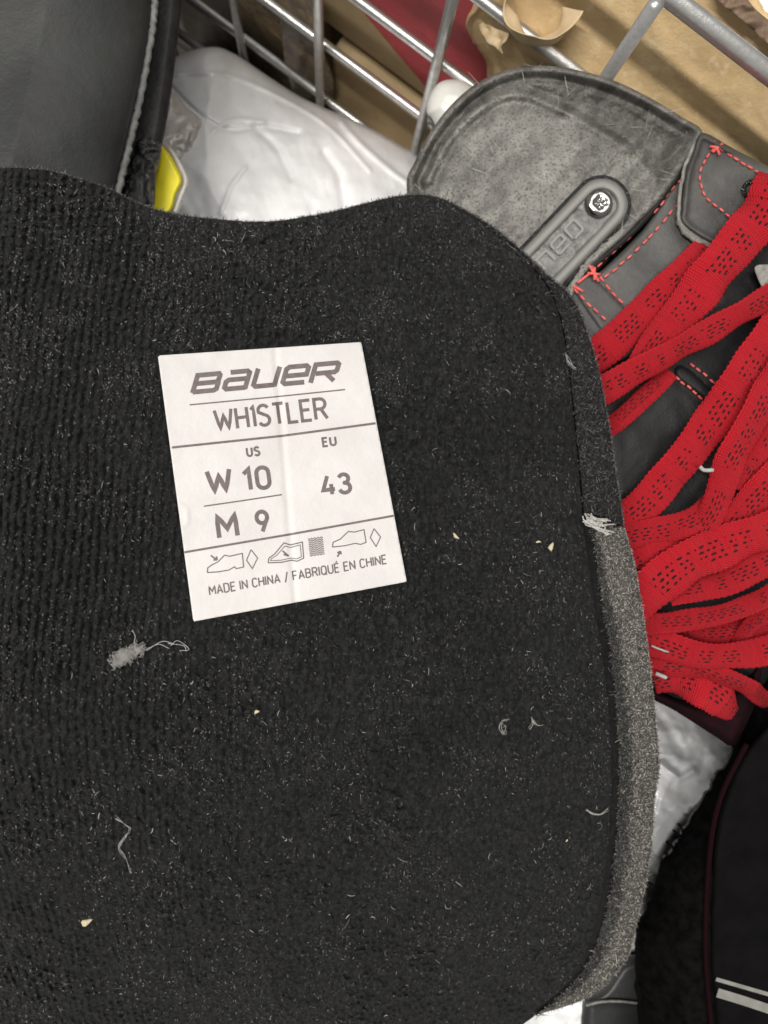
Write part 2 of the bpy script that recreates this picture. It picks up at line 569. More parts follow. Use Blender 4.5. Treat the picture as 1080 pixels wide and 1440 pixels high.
for k in range(1, 8):
    a = wallpt(S0, 0.5765) - NW * 0.052 * k; b2 = wallpt(S1, 0.5765) - NW * 0.052 * k
    tubes('base_wire', [[a, b2]], 0.0021, MAT['wire'], basket, 8)

# a second, dull wire shelf beyond the basket, low down
shelf = thing('wire_shelf', wallpt(-0.3, 0.66, 0.1), 'dull dark wire shelf low in the gap beyond the basket', 'shelf')
for k in range(8):
    a = wallpt(-0.62 + 0.045 * k, 0.66, 0.01)
    tubes('shelf_wire', [[a, a + NW * 0.30 + DW * 0.03]], 0.0016, MAT['wire_dull'], shelf, 8)
for k in range(3):
    tubes('shelf_bar', [[wallpt(-0.66, 0.664, 0.06 + 0.1 * k), wallpt(-0.2, 0.664, 0.06 + 0.1 * k)]], 0.003, MAT['wire_dull'], shelf, 8)


# ------------------------------------------------------------------ boxes beyond the wall
def perp(px, py):
    return (px - 462) * 0.574 + (690 - py) * 0.819


def along(px, py):
    return (px - 462) * 0.819 + (py - 690) * 0.574


def panel_box(s0, s1, d0, d1, near, far, bev=0.002):
    """a box standing beyond the wall; near/far are offsets past the wall plane. Grid front face so it can sag."""
    V = []; FC = []
    corners = [(s0, near), (s1, near), (s1, far), (s0, far)]
    for d in (d0, d1):
        for s, o in corners:
            V.append(wallpt(s, d, o))
    FC = [[0, 1, 2, 3], [7, 6, 5, 4], [4, 5, 1, 0], [5, 6, 2, 1], [6, 7, 3, 2], [7, 4, 0, 3]]
    return np.array([tuple(v) for v in V]), FC


def bevel(o, w):
    md = o.modifiers.new('bevel', 'BEVEL'); md.width = w; md.segments = 3
    return o


b1 = thing('cardboard_box', wallpt(-0.06, 0.389, 0.02), 'brown cardboard box with red printing behind the basket wires', 'box')
V, FC = panel_box(-0.147, -0.020, 0.22, 0.389, 0.016, 0.20)
bevel(mesh_obj('carton', V, FC, MAT['kraft_flat'], b1, False), 0.003)


def facept(px, py, off):
    d = (WALL + off) * F / perp(px, py)
    return wallpt(along(px, py) * d / F, d, off)


red = [(503, -40), (508, 23), (602, 132), (640, 160), (720, 190), (800, 60), (760, -60)]
rv = [facept(x, y, 0.0152) for x, y in red]
rv2 = [p - NW * -0.0004 for p in rv]
VV = np.array([tuple(p) for p in rv] + [tuple(p) for p in rv2])
n = len(red)
mesh_obj('red_print', VV, [list(range(n))] + [[i, i + n, (i + 1) % n + n, (i + 1) % n] for i in range(n)], MAT['red_print'], b1, False)
# wrinkled tape hanging round the left corner of the carton
tp = spline([(386, -30), (396, 40), (402, 95), (420, 140), (455, 165), (470, 120), (452, 60), (440, -30)], 6, True)
relief('tape', tp, lambda x, y, e: (WALL + 0.0115 - 0.004 * fbm(x / 14, y / 40, 5)) * F / perp(x, y), MAT['tape'], b1, 3, 0.0006)
b1b = thing('cardboard_box', wallpt(-0.06, 0.575, 0.02), 'plain brown cardboard box below the one with red printing', 'box')
V, FC = panel_box(-0.115, 0.09, 0.394, 0.575, 0.010, 0.20)
bevel(mesh_obj('carton', V, FC, MAT['kraft_flat'], b1b, False), 0.003)
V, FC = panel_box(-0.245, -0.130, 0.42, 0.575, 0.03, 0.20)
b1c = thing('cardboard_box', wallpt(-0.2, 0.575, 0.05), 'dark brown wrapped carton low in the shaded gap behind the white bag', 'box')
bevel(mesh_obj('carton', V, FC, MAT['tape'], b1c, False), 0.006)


def kraft_depth(x, y, e):
    d = np.maximum(0.3122 / (perp(x, y) / F + 0.55), 0.1575 * F / perp(x, y))
    return d + 0.0026 * crumple(x, y, 150, 300) + 0.0010 * crumple(x, y, 45, 320) + 0.0012 * (1 - np.clip(e / 6, 0, 1)) ** 2


b2 = thing('cardboard_box', unproj(np.array([900.]), np.array([60.]), np.array([0.5]))[0], 'crumpled tan cardboard box bulging behind the skate toe and top right wires', 'box')
kp = spline([(694, 84), (668, 40), (676, 10), (690, -60), (830, -120), (1000, -90), (1062, -2), (1100, 40), (1250, 150), (1260, 330), (1100, 330), (980, 260), (800, 190), (712, 140)], 8, True)
kp = kp + np.random.default_rng(5).uniform(-2, 2, kp.shape)
relief('crumpled_panel', kp, kraft_depth, MAT['kraft'], b2, 5, bottom=0.5, shrink=1.25)
ed = spline([(996, -40), (1012, 2), (1046, 30), (1084, 66), (1150, 130), (1175, 105), (1090, 36), (1046, -6), (1030, -40)], 6, True)
relief('torn_edge', ed + np.random.default_rng(6).uniform(-1.2, 1.2, ed.shape), lambda x, y, e: 0.2375 + 0.006 * crumple(x, y, 22, 400) + 0 * e, MAT['kraft_dark'], b2, 3, 0.003)


def curl_sheet(name, p0, p1, d0, d1, rad, a0, a1, material, parent, seed):
    """a strip of paper rolled into an open loop between two points"""
    A, Bq = U(*p0, d0), U(*p1, d1)
    axv = (Bq - A); L_ = axv.length; axv.normalize()
    s1 = axv.cross(Vector((0, 0, 1))).normalized(); s2 = s1.cross(axv).normalized()
    nu, nv = 26, 40
    V = []; FC = []
    for i in range(nu + 1):
        u = i / nu
        for k in range(nv + 1):
            a = math.radians(a0 + (a1 - a0) * k / nv)
            w = float(vn(np.array([u * 4 + seed]), np.array([k / nv * 5]), seed)[0]) - 0.5
            r = rad * (1 + 0.45 * k / nv + 0.75 * w) * (0.8 + 0.5 * u)
            endw = 0.12 * math.sin(k * 0.55 + seed) * (1 if i in (0, nu) else 0)
            V.append(tuple(A + axv * (L_ * (u + endw * 0.3)) + s1 * (r * math.cos(a)) + s2 * (r * math.sin(a))))
    for i in range(nu):
        for k in range(nv):
            q = i * (nv + 1) + k
            FC.append([q, q + 1, q + nv + 2, q + nv + 1])
    o = mesh_obj(name, V, FC, material, parent)
    sd = o.modifiers.new('thickness', 'SOLIDIFY'); sd.thickness = 0.0003
    return o


curl_sheet('paper_curl', (764, 14), (764, -4), 0.276, 0.256, 0.0080, 165, 390, MAT['kraft_pale'], b2, 3)
curl_sheet('paper_curl', (684, 36), (722, 66), 0.286, 0.282, 0.0042, 20, 170, MAT['kraft_pale'], b2, 8)
wc = relief('paper_sheet', [(1020, -60), (1046, -8), (1090, 34), (1190, 110), (1220, -60)], lambda x, y, e: 0.246 + 0.003 * crumple(x, y, 40, 410), MAT['white_card'], None, 8, 0.001)
tag(wc, 'white paper sheet showing in the top right corner beyond the cardboard', 'paper')


# ------------------------------------------------------------------ plastic bags
bag1_out = spline([(150, 150), (205, 108), (244, 80), (296, 66), (330, 76), (378, 108), (430, 140), (500, 170), (560, 202), (600, 235), (640, 330), (620, 520), (420, 640), (180, 520), (120, 300)], 8, True)


def bag1_d(x, y, e):
    d = 0.388 - 0.055 * np.sqrt(np.clip(e / 210, 0, 1)) + 0.010 * (fbm(x / 95, y / 95, 21) - 0.5)
    d = d + crease(x, y, spline([(238, 105), (290, 103), (340, 112), (420, 150), (470, 185), (520, 240)]), 3, -0.0015)
    d = d + crease(x, y, spline([(240, 122), (262, 145), (290, 168), (325, 182), (370, 178), (420, 186)]), 3.2, 0.0022)
    d = d + crease(x, y, spline([(300, 185), (330, 168), (370, 172)]), 3.5, -0.0015)
    d = d + crease(x, y, [(310, 300), (325, 262), (345, 236)], 3, -0.0015)
    d = d + crease(x, y, [(360, 180), (392, 210), (410, 250)], 5, 0.002)
    d = d + crease(x, y, spline([(480, 172), (510, 205), (550, 240), (580, 262)]), 4, -0.002)
    d = d + crease(x, y, spline([(455, 215), (478, 250), (485, 300)]), 6, 0.002)
    d = d + 0.0036 * crumple(x, y, 80, 340) + 0.0008 * crumple(x, y, 26, 360)
    return d


bag = thing('plastic_bag', U(390, 300, 0.56), 'white plastic bag bulging between black tongue and wire wall', 'bag', 'white plastic bags in the basket')
relief('bag_body', bag1_out, bag1_d, MAT['bag'], bag, 2.2, bottom=0.565, shrink=1.0)
flm = spline([(190, 130), (240, 128), (262, 150), (284, 172), (276, 205), (278, 230), (292, 262), (288, 330), (180, 340)], 6, True)
relief('grey_sheet', flm, lambda x, y, e: bag1_d(x, y, 100 + 0 * e) - 0.0035 - 0.002 * np.abs(vn(x / 16, y / 16, 41) - 0.5) + 0.004 * (1 - np.clip(e / 10, 0, 1)) ** 2, MAT['grey_gloss'], bag, 2.5, 0.001)  # grey-beige sheet over the left part of the bag

bag2_out = spline([(830, 930), (930, 975), (1040, 1040), (1090, 1060), (1090, 1160), (1010, 1260), (960, 1370), (900, 1500), (740, 1500), (700, 1300), (760, 1050)], 8, True)


def bag2_d(x, y, e):
    d = 0.322 - 0.026 * np.sqrt(np.clip(e / 120, 0, 1)) + 0.008 * (fbm(x / 60, y / 60, 51) - 0.5)
    d = d + crease(x, y, [(925, 1200), (960, 1150), (1005, 1105)], 10, -0.006)
    d = d + crease(x, y, [(930, 1075), (955, 1095), (975, 1085)], 6, -0.004) + crease(x, y, [(930, 1010), (960, 1060)], 8, 0.002)
    return d + 0.0034 * crumple(x, y, 55, 380) + 0.0010 * crumple(x, y, 18, 390)


bagb = thing('plastic_bag', U(880, 1200, 0.56), 'crinkled white plastic bag showing between felt edge and frayed black boot', 'bag', 'white plastic bags in the basket')
relief('bag_body', bag2_out, bag2_d, MAT['bag'], bagb, 2.0, bottom=0.565, shrink=0.9)

# ------------------------------------------------------------------ black skate with yellow accent, upper left
sk2 = thing('skate_boot', U(60, 60, 0.55), 'black leather skate boot with grey piped seam and bright yellow accent', 'skate')
pl = spline([(-230, -160), (60, -170), (214, -110), (214, -10), (209, 50), (193, 130), (176, 205), (160, 275), (145, 420), (-40, 430), (-240, 380)], 8, True)


def panel_d(x, y, e):
    d = 0.262 - 0.018 * np.sqrt(np.clip(e / 150, 0, 1))
    d = d + 0.0012 * np.sin(x / 47 + y / 80) * np.sin(y / 61 - x / 120)
    return d


relief('leather_panel', pl, panel_d, MAT['panel'], sk2, 4, bottom=0.5, shrink=0.75)
ppath = spline([(218, -110), (217, -10), (213, 45), (198, 130), (181, 205), (165, 275), (150, 380)], 14)
tubes('piping', [[U(x + 1.2 * math.sin(i * 1.9) + random.uniform(-0.5, 0.5), y, 0.2635 - 0.0006 * abs(math.sin(i * 1.4))) for i, (x, y) in enumerate(ppath)]], 0.0012, MAT['piping'], sk2, 8)
ppath = spline([(16, -60), (10, 10), (4, 50), (-6, 110), (-20, 200)], 14)
tubes('piping', [[U(x + 0.8 * math.sin(i * 1.7), y, 0.2485) for i, (x, y) in enumerate(ppath)]], 0.0011, MAT['piping'], sk2, 8)
band = spline([(200, -110), (262, -110), (256, 0), (246, 90), (238, 150), (229, 200), (216, 250), (205, 310), (130, 320), (170, 200)], 8, True)
relief('side_trim', band, lambda x, y, e: 0.276 - 0.004 * np.sqrt(np.clip(e / 14, 0, 1)) + 0 * x, MAT['black_trim'], sk2, 3, bottom=0.5, shrink=0.85)
gl = spline([(196, 195), (226, 202), (220, 250), (212, 300), (168, 300), (178, 240)], 6, True)
relief('gloss_insert', gl, lambda x, y, e: 0.2715 - 0.003 * np.sqrt(np.clip(e / 10, 0, 1)) + 0.003 * vn(x / 8, y / 8, 71), MAT['gloss_black'], sk2, 2, 0.003)
ye = spline([(224, 204), (236, 214), (247, 232), (256, 254), (248, 274), (238, 300), (205, 305), (214, 262), (221, 232)], 6, True)
relief('yellow_accent', ye, lambda x, y, e: 0.286 - 0.002 * np.sqrt(np.clip(e / 4, 0, 1)), MAT['yellow'], sk2, 2, 0.006)
tubes('clear_edging', [[U(x, y, 0.2875) for x, y in spline([(224, 199), (240, 212), (252, 232), (261, 254), (255, 274), (246, 300)], 8)]], 0.0010, MAT['grey_gloss'], sk2, 8)


# ------------------------------------------------------------------ red laced skate, right
skate = thing('skate_boot', U(960, 520, 0.56), 'scuffed grey-toed hockey skate with wide red laces and red stitching', 'skate')


def bd(x, y):
    return 0.2600 - 0.000012 * ((x - 835) * 0.6 + (y - 385) * 0.8)


capo = spline([(572, 268), (584, 226), (606, 184), (636, 146), (672, 116), (715, 97), (760, 92), (810, 98), (865, 114), (915, 138), (958, 164), (988, 186),
               (968, 222), (934, 274), (880, 330), (824, 384), (775, 465), (690, 480), (600, 380)], 8, True)
ridge = spline([(600, 255), (625, 205), (660, 165), (700, 138), (735, 133), (785, 152), (838, 182), (885, 212), (925, 250)], 6)


def cap_d(x, y, e):
    er, _, _ = segdist(ridge, x, y, False)
    d = 0.2652 - 0.0095 * np.sqrt(np.clip(e / 120, 0, 1)) + 0.00003 * np.clip(800 - x, 0, 400) - 0.011 * smooth(680, 850, x) * (1 - smooth(0, 45, e))
    ms, _, _ = segdist(np.array([(968, 222), (934, 274), (880, 330), (824, 384)], float), x, y, False)
    fm = smooth(18, 70, ms)
    er = er + 60 * (1 - smooth(10, 90, ms))
    d = d - fm * 0.0028 * np.exp(-(((e - 5) / 6.0) ** 2)) + fm * 0.0022 * np.exp(-(((e - 19) / 5.0) ** 2))
    d = d - 0.0016 * np.exp(-(er / 7.0) ** 2) + 0.0014 * np.exp(-((er - 12) / 6.0) ** 2) * (e < 70)
    d = d + 0.0014 * (fbm(x / 26, y / 26, 81) - 0.5) + 0.0005 * (vn(x / 5, y / 5, 83) - 0.5)
    return d


def cap_dust_shade(x, y, e):
    """dry dusty smears on the cap, with shade painted darker past the ridge"""
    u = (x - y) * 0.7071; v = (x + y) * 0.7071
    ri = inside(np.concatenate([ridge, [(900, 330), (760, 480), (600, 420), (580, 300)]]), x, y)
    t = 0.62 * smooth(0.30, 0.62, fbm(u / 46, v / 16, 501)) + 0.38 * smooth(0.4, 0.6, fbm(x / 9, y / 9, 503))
    t = np.where(ri, 0.44 + 0.56 * t, 0.14 + 0.55 * t)  # outside the ridge, shade of the turned-away slope is put into the colour
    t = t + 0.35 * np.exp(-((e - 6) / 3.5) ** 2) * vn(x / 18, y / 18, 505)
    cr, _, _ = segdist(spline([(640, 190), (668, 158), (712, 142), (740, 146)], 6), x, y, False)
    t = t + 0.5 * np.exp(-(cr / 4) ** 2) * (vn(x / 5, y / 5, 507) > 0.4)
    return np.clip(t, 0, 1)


relief('toe_cap', capo, cap_d, MAT['cap'], skate, 2.2, bottom=0.40, shrink=0.95, extra={'dust_shade': cap_dust_shade})
LATER_SCUFF = capo
bh = spline([(600, 158), (604, 134), (618, 116), (640, 112), (664, 120), (700, 150), (690, 260), (640, 260), (612, 176)], 6, True)
relief('blade_holder', bh, lambda x, y, e: 0.300 - 0.010 * np.sqrt(np.clip(e / 22, 0, 1)), MAT['white_plastic'], skate, 2.5, bottom=0.44, shrink=0.95)

# main upper under the laces
up = spline([(770, 470), (830, 392), (905, 318), (975, 236), (982, 205), (1040, 232), (1150, 300), (1330, 440), (1400, 760), (1320, 880), (1120, 925), (1062, 984), (1030, 1044),
             (965, 1005), (915, 962), (840, 800), (800, 600)], 8, True)


def up_d(x, y, e):
    d = bd(x, y) + 0.009 * (1 - np.sqrt(np.clip(e / 60, 0, 1)))
    return d + 0.004 * (fbm(x / 80, y / 80, 91) - 0.5)


relief('tongue', up, up_d, MAT['leather_dark'], skate, 5, bottom=0.5, shrink=0.8)
# vamp panel with its stitch rows
vp = [(792, 402), (834, 390), (905, 322), (962, 250), (1008, 340), (1010, 380), (930, 455), (860, 500), (838, 520), (815, 470)]
relief('vamp_panel', spline(vp, 4, True), lambda x, y, e: bd(x, y) - 0.0045 + 0.002 * (1 - np.clip(e / 5, 0, 1)) ** 2 + 0.0014 * (fbm(x / 40, y / 40, 95) - 0.5), MAT['leather'], skate, 3, 0.004)
vp2 = spline([(800, 398), (818, 384), (850, 402), (905, 470), (868, 508), (846, 470)], 4, True)
relief('vamp_overlay', vp2, lambda x, y, e: bd(x, y) - 0.0058 + 0.0018 * (1 - np.clip(e / 5, 0, 1)) ** 2, MAT['leather'], skate, 3, 0.003)
# welt ridge where cap meets vamp
tubes('welt', [[U(x, y, bd(x, y) - 0.005) for x, y in spline([(795, 400), (836, 372), (900, 315), (950, 252), (962, 236)], 6)]], 0.0011, MAT['leather_dark'], skate, 8)
# eyelet flap
fp = spline([(986, 186), (972, 215), (962, 246), (957, 290), (956, 312), (972, 328), (1002, 345), (1020, 350), (1040, 330), (1100, 320), (1200, 420), (1260, 420), (1180, 280), (1085, 236), (1030, 208)], 5, True)


def flap_d(x, y, e):
    return bd(x, y) - 0.0090 + 0.0022 * (1 - np.clip(e / 7, 0, 1)) ** 2 - 0.0022 * np.exp(-((e - 6) / 4.0) ** 2) * (x < 1030) + 0.0012 * (fbm(x / 30, y / 30, 99) - 0.5)


relief('eyelet_flap', fp, flap_d, MAT['leather'], skate, 2.6, 0.006)
tubes('raw_edge', [[U(x + random.uniform(-.8, .8), y, bd(x, y) - 0.0082) for x, y in spline([(984, 192), (970, 217), (960, 247), (955, 290), (955, 312)], 6)]], 0.0006, MAT['edge_leather'], skate, 6)
tubes('raw_edge', [[U(x + random.uniform(-1.5, 1.5), y + random.uniform(-1.5, 1.5), bd(x, y) - 0.0075) for x, y in spline([(955, 310), (970, 330), (1000, 347), (1020, 352)], 8)]], lambda t: 0.0013, MAT['edge_leather'], skate, 8)


def ring(c, R, r, material, name, parent, nseg=24):
    pts = [c + Vector((R * math.cos(a), R * math.sin(a), 0)) for a in [2 * math.pi * k / nseg for k in range(nseg + 1)]]
    return tubes(name, [pts], r, material, parent, 8)


ring(U(1058, 268, bd(1058, 268) - 0.0096), 0.0027, 0.0007, MAT['gloss_black'], 'eyelet', skate)
# second flap lower on the right
fp2 = spline([(1062, 382), (1078, 372), (1120, 380), (1180, 460), (1100, 440)], 5, True)
relief('eyelet_flap', fp2, lambda x, y, e: bd(x, y) - 0.0085 + 0 * e, MAT['edge_leather'], skate, 3, 0.004)


def stitches(name, line, dfun, pitch=13.5, duty=0.62, r=0.00034, wob=0.8, parent=skate):
    """a row of thread dashes along a pixel polyline: one mesh"""
    L = spline(line, 10)
    seg = np.linalg.norm(np.diff(L, axis=0), axis=1); cum = np.concatenate([[0], np.cumsum(seg)])
    paths = []
    s = 2.0
    while s + pitch * duty < cum[-1]:
        P = []
        wx, wy = random.uniform(-wob, wob), random.uniform(-wob, wob)
        for k in range(5):
            t = s + pitch * duty * k / 4
            x = np.interp(t, cum, L[:, 0]) + wx; y = np.interp(t, cum, L[:, 1]) + wy
            P.append(U(x, y, dfun(x, y) - 0.0003 * math.sin(math.pi * k / 4) + 0.0001))
        paths.append(P)
        s += pitch * random.uniform(0.9, 1.1)
    return tubes(name, paths, r, MAT['thread'], parent, 6)


f1 = lambda x, y: bd(x, y) - 0.0052
stitches('stitching', [(838, 376), (880, 338), (920, 298), (945, 266), (962, 248)], f1)
stitches('stitching', [(848, 392), (892, 355), (930, 315), (960, 280)], f1)
f2 = lambda x, y: bd(x, y) - 0.0064
stitches('stitching', [(806, 404), (828, 428), (858, 455)], f2)
stitches('stitching', [(842, 388), (862, 412), (884, 432)], f2)
tubes('bar_tack', [[U(x, y, bd(x, y) - 0.0066) for x, y in p] for p in ([(828, 372), (842, 396)], [(832, 374), (838, 392)], [(826, 384), (844, 386)], [(806, 402), (820, 410)], [(812, 398), (830, 384)], [(836, 376), (836, 394)])], 0.00045, MAT['thread'], skate, 6)
f3 = lambda x, y: bd(x, y) - 0.0095
stitches('stitching', [(1006, 206), (990, 228), (984, 252), (992, 276), (1012, 294), (1036, 312)], f3, 11)
stitches('stitching', [(1010, 208), (1036, 224), (1062, 240), (1095, 256)], f3, 12)
tubes('bar_tack', [[U(x, y, bd(x, y) - 0.0100) for x, y in p] for p in ([(998, 206), (1018, 208)], [(1004, 198), (1012, 218)], [(1002, 214), (1016, 202)])], 0.00042, MAT['thread'], skate, 6)
f4 = lambda x, y: bd(x, y) - 0.0028
sp_ = spline([(958, 512), (1000, 545), (1040, 590), (1030, 600), (988, 562), (948, 530)], 4, True)
relief('tongue_seam', sp_, lambda x, y, e: bd(x, y) - 0.0022 + 0.002 * (1 - np.clip(e / 8, 0, 1)) ** 2, MAT['leather_dark'], skate, 3, 0.003)
f4 = lambda x, y: bd(x, y) - 0.0031
stitches('stitching', [(970, 510), (992, 528), (1020, 552)], f4, 11)
stitches('stitching', [(948, 528), (972, 548), (1000, 574)], f4, 11)

# badge plate
ax = np.array([845 - 745, 287 - 392], float); ax /= np.linalg.norm(ax); nx = np.array([-ax[1], ax[0]])
cE = np.array([846., 288.])


def stadium(r, back=190, n=14):
    P = []
    for k in range(n + 1):
        a = -math.pi / 2 + math.pi * k / n
        P.append(cE + ax * (r * math.cos(a)) + nx * (r * math.sin(a)))
    P.append(cE - ax * back + nx * r); P.append(cE - ax * back - nx * r)
    return np.array(P)


def badge_base(x, y):
    return 0.2545 - 0.00002 * (x - 800)


relief('badge_seat', stadium(42, 194), lambda x, y, e: badge_base(x, y) - 0.0006 + 0 * e, MAT['gloss_black'], skate, 2.5, 0.02)
bad = relief('badge', stadium(37, 192), lambda x, y, e: badge_base(x, y) - 0.0022 + 0.0016 * (1 - np.clip(e / 6, 0, 1)) ** 2 + 0.0022 * smooth(12, 18, e), MAT['badge_rim'], skate, 2.0, 0.02)
relief('badge_inlay', stadium(22, 192), lambda x, y, e: badge_base(x, y) - 0.0009 + 0.0003 * (fbm(x / 6, y / 6, 7) - .5), MAT['badge_in'], bad, 2.0, 0.002)

# screw: domed head with a cross recess
sc = U(842, 287, badge_base(842, 287) - 0.0012)
Vs = []; Fs = []
prof = [(0.0, 0.0013), (0.0009, 0.0011), (0.0016, 0.0013), (0.0026, 0.0017), (0.0036, 0.0013), (0.0042, 0.0004), (0.0043, -0.0008)]
ns = 24
for i, (r, z) in enumerate(prof):
    for k in range(ns):
        a = 2 * math.pi * k / ns
        dz = -0.0007 * (abs(math.cos(2 * a)) ** 6) if 0 < r < 0.002 else 0
        Vs.append(tuple(sc + Vector((r * math.cos(a), r * math.sin(a), z + dz))))
for i in range(len(prof) - 1):
    for k in range(ns):
        Fs.append([i * ns + k, (i + 1) * ns + k, (i + 1) * ns + (k + 1) % ns, i * ns + (k + 1) % ns])
mesh_obj('screw', Vs, Fs, MAT['screw'], bad)

# ------------------------------------------------------------------ stroke lettering
def arc(cx, cy, rx, ry, a0, a1, n=8):
    return [(cx + rx * math.cos(math.radians(a0 + (a1 - a0) * k / n)), cy + ry * math.sin(math.radians(a0 + (a1 - a0) * k / n))) for k in range(n + 1)]


G = {   # advance width, strokes; cap height 1
    'A': (.62, [[(0, 0), (.31, 1), (.62, 0)], [(.11, .3), (.51, .3)]]),
    'B': (.56, [[(0, 0), (0, 1), (.3, 1)] + arc(.3, .77, .22, .23, 90, -90) + [(0, .54)], [(.3, .54)] + arc(.31, .27, .25, .27, 90, -90) + [(0, 0)]]),
    'C': (.56, [arc(.29, .72, .27, .28, 20, 180) + arc(.29, .28, .27, .28, 180, 340)]),
    'D': (.58, [[(0, 0), (0, 1), (.28, 1)] + arc(.28, .72, .28, .28, 90, 0) + arc(.28, .28, .28, .28, 0, -90) + [(0, 0)]]),
    'E': (.48, [[(.48, 1), (0, 1), (0, 0), (.48, 0)], [(0, .53), (.42, .53)]]),
    'F': (.48, [[(.48, 1), (0, 1), (0, 0)], [(0, .50), (.42, .50)]]),
    'H': (.56, [[(0, 0), (0, 1)], [(.56, 0), (.56, 1)], [(0, .52), (.56, .52)]]),
    'I': (.02, [[(0, 0), (0, 1)]]),
    'J': (.13, [[(0, .84), (.13, 1), (.13, 0)]]),      # the tall I with a flag of the product line
    'L': (.46, [[(0, 1), (0, 0), (.46, 0)]]),
    'M': (.70, [[(0, 0), (0, 1), (.35, .38), (.70, 1), (.70, 0)]]),
    'N': (.58, [[(0, 0), (0, 1), (.58, 0), (.58, 1)]]),
    'Q': (.60, [arc(.3, .72, .28, .28, 0, 180) + arc(.3, .28, .28, .28, 180, 360) + [(.58, .72)], [(.36, .2), (.62, -.06)]]),
    'R': (.56, [[(0, 0), (0, 1), (.3, 1)] + arc(.3, .75, .25, .25, 90, -90) + [(0, .5)], [(.3, .5), (.58, 0)]]),
    'S': (.54, [arc(.27, .75, .26, .25, 25, 200, 9) + arc(.27, .26, .27, .26, 75, -155, 11)]),
    'T': (.54, [[(0, 1), (.54, 1)], [(.27, 1), (.27, 0)]]),
    'U': (.56, [[(0, 1), (0, .28)] + arc(.28, .28, .28, .28, 180, 360) + [(.56, 1)]]),
    'W': (.86, [[(0, 1), (.21, 0), (.43, .78), (.65, 0), (.86, 1)]]),
    'É': (.48, [[(.48, 1), (0, 1), (0, 0), (.48, 0)], [(0, .53), (.42, .53)], [(.2, 1.14), (.34, 1.30)]]),
    '/': (.34, [[(0, -.12), (.34, 1.08)]]),
    '0': (.54, [arc(.27, .73, .27, .27, 0, 180) + arc(.27, .27, .27, .27, 180, 360) + [(.54, .73)]]),
    '1': (.30, [[(0, .78), (.25, 1), (.25, 0)]]),
    '3': (.54, [arc(.25, .76, .24, .24, 160, -80, 10) + [(.2, .54), (.28, .54)] + arc(.26, .27, .27, .27, 75, -165, 11)]),
    '4': (.58, [[(.28, 1), (.0, .26), (.58, .26)], [(.42, .55), (.42, 0)]]),
    '9': (.54, [arc(.27, .70, .27, .29, -40, 320, 16), [(.51, .60), (.22, 0)]]),
    ' ': (.16, []),
    # wide squared logo letters
    'b': (1.0, [[(0, .02), (.0, .93), (.88, .93), (.93, .86), (.93, .58), (.85, .5), (.05, .5)], [(.85, .5), (.95, .42), (.95, .14), (.85, .07), (0, .07)]]),
    'a': (.95, [[(.1, .93), (.80, .93), (.90, .84), (.90, 0)], [(.90, .54), (.12, .54), (.03, .45), (.03, .16), (.12, .07), (.90, .07)]]),
    'u': (.95, [[(.02, 1), (.02, .17), (.12, .07), (.90, .07)], [(.90, 1), (.90, .0)]]),
    'e': (.95, [[(.92, .07), (.12, .07), (.02, .17), (.02, .83), (.12, .93), (.82, .93), (.92, .83), (.92, .47), (.02, .47)]]),
    'r': (1.0, [[(.0, 0), (.0, .93), (.88, .93), (.95, .86), (.95, .55), (.87, .46), (.1, .46)], [(.5, .46), (.95, 0)]]),
    'n': (.9, [[(0, 0), (0, .9), (.75, .9), (.85, .8), (.85, 0)]]),
    'o': (.9, [[(.1, .05), (0, .15), (0, .85), (.1, .95), (.75, .95), (.85, .85), (.85, .15), (.75, .05), (.1, .05), (0, .15)]]),
}


def stroke_ribbon(P, w):
    """offset a 2D polyline to both sides with mitres; returns left and right points"""
    P = [np.array(p, float) for p in P]
    Q = [P[0]]
    for p in P[1:]:
        if np.linalg.norm(p - Q[-1]) > 1e-6:
            Q.append(p)
    P = Q
    L = []; R = []
    for i in range(len(P)):
        a = P[i] - P[i - 1] if i > 0 else None
        b = P[i + 1] - P[i] if i < len(P) - 1 else None
        ta = a / np.linalg.norm(a) if a is not None else None
        tb = b / np.linalg.norm(b) if b is not None else None
        if ta is None: n_ = np.array([-tb[1], tb[0]])
        elif tb is None: n_ = np.array([-ta[1], ta[0]])
        else:
            n1 = np.array([-ta[1], ta[0]]); n2 = np.array([-tb[1], tb[0]])
            n_ = n1 + n2
            l2 = np.dot(n_, n_)
            n_ = n_ * min(2 / max(l2, 0.35), 2.2) if l2 > 1e-6 else n1
        L.append(P[i] + n_ * w / 2); R.append(P[i] - n_ * w / 2)
    return L, R


LAYER = [0]


def print_strokes(name, strokes, w, dfun, material, parent, subdiv=3):
    """strokes are pixel polylines; flat print lying on the surface given by dfun"""
    V = []; FC = []
    for S in strokes:
        D = []
        for i in range(len(S) - 1):
            for k in range(subdiv):
                t = k / subdiv
                D.append((S[i][0] * (1 - t) + S[i + 1][0] * t, S[i][1] * (1 - t) + S[i + 1][1] * t))
        D.append(S[-1])
        L, R = stroke_ribbon(D, w)
        LAYER[0] = (LAYER[0] + 1) % 7
        b0 = len(V)
        A = np.array(L + R)
        pts = unproj(A[:, 0], A[:, 1], dfun(A[:, 0], A[:, 1]) - 0.00008 - LAYER[0] * 0.000004)
        V += pts.tolist()
        n_ = len(L)
        for i in range(n_ - 1):
            FC.append([b0 + i, b0 + i + 1, b0 + n_ + i + 1, b0 + n_ + i])
    return mesh_obj(name, V, FC, material, parent, False)


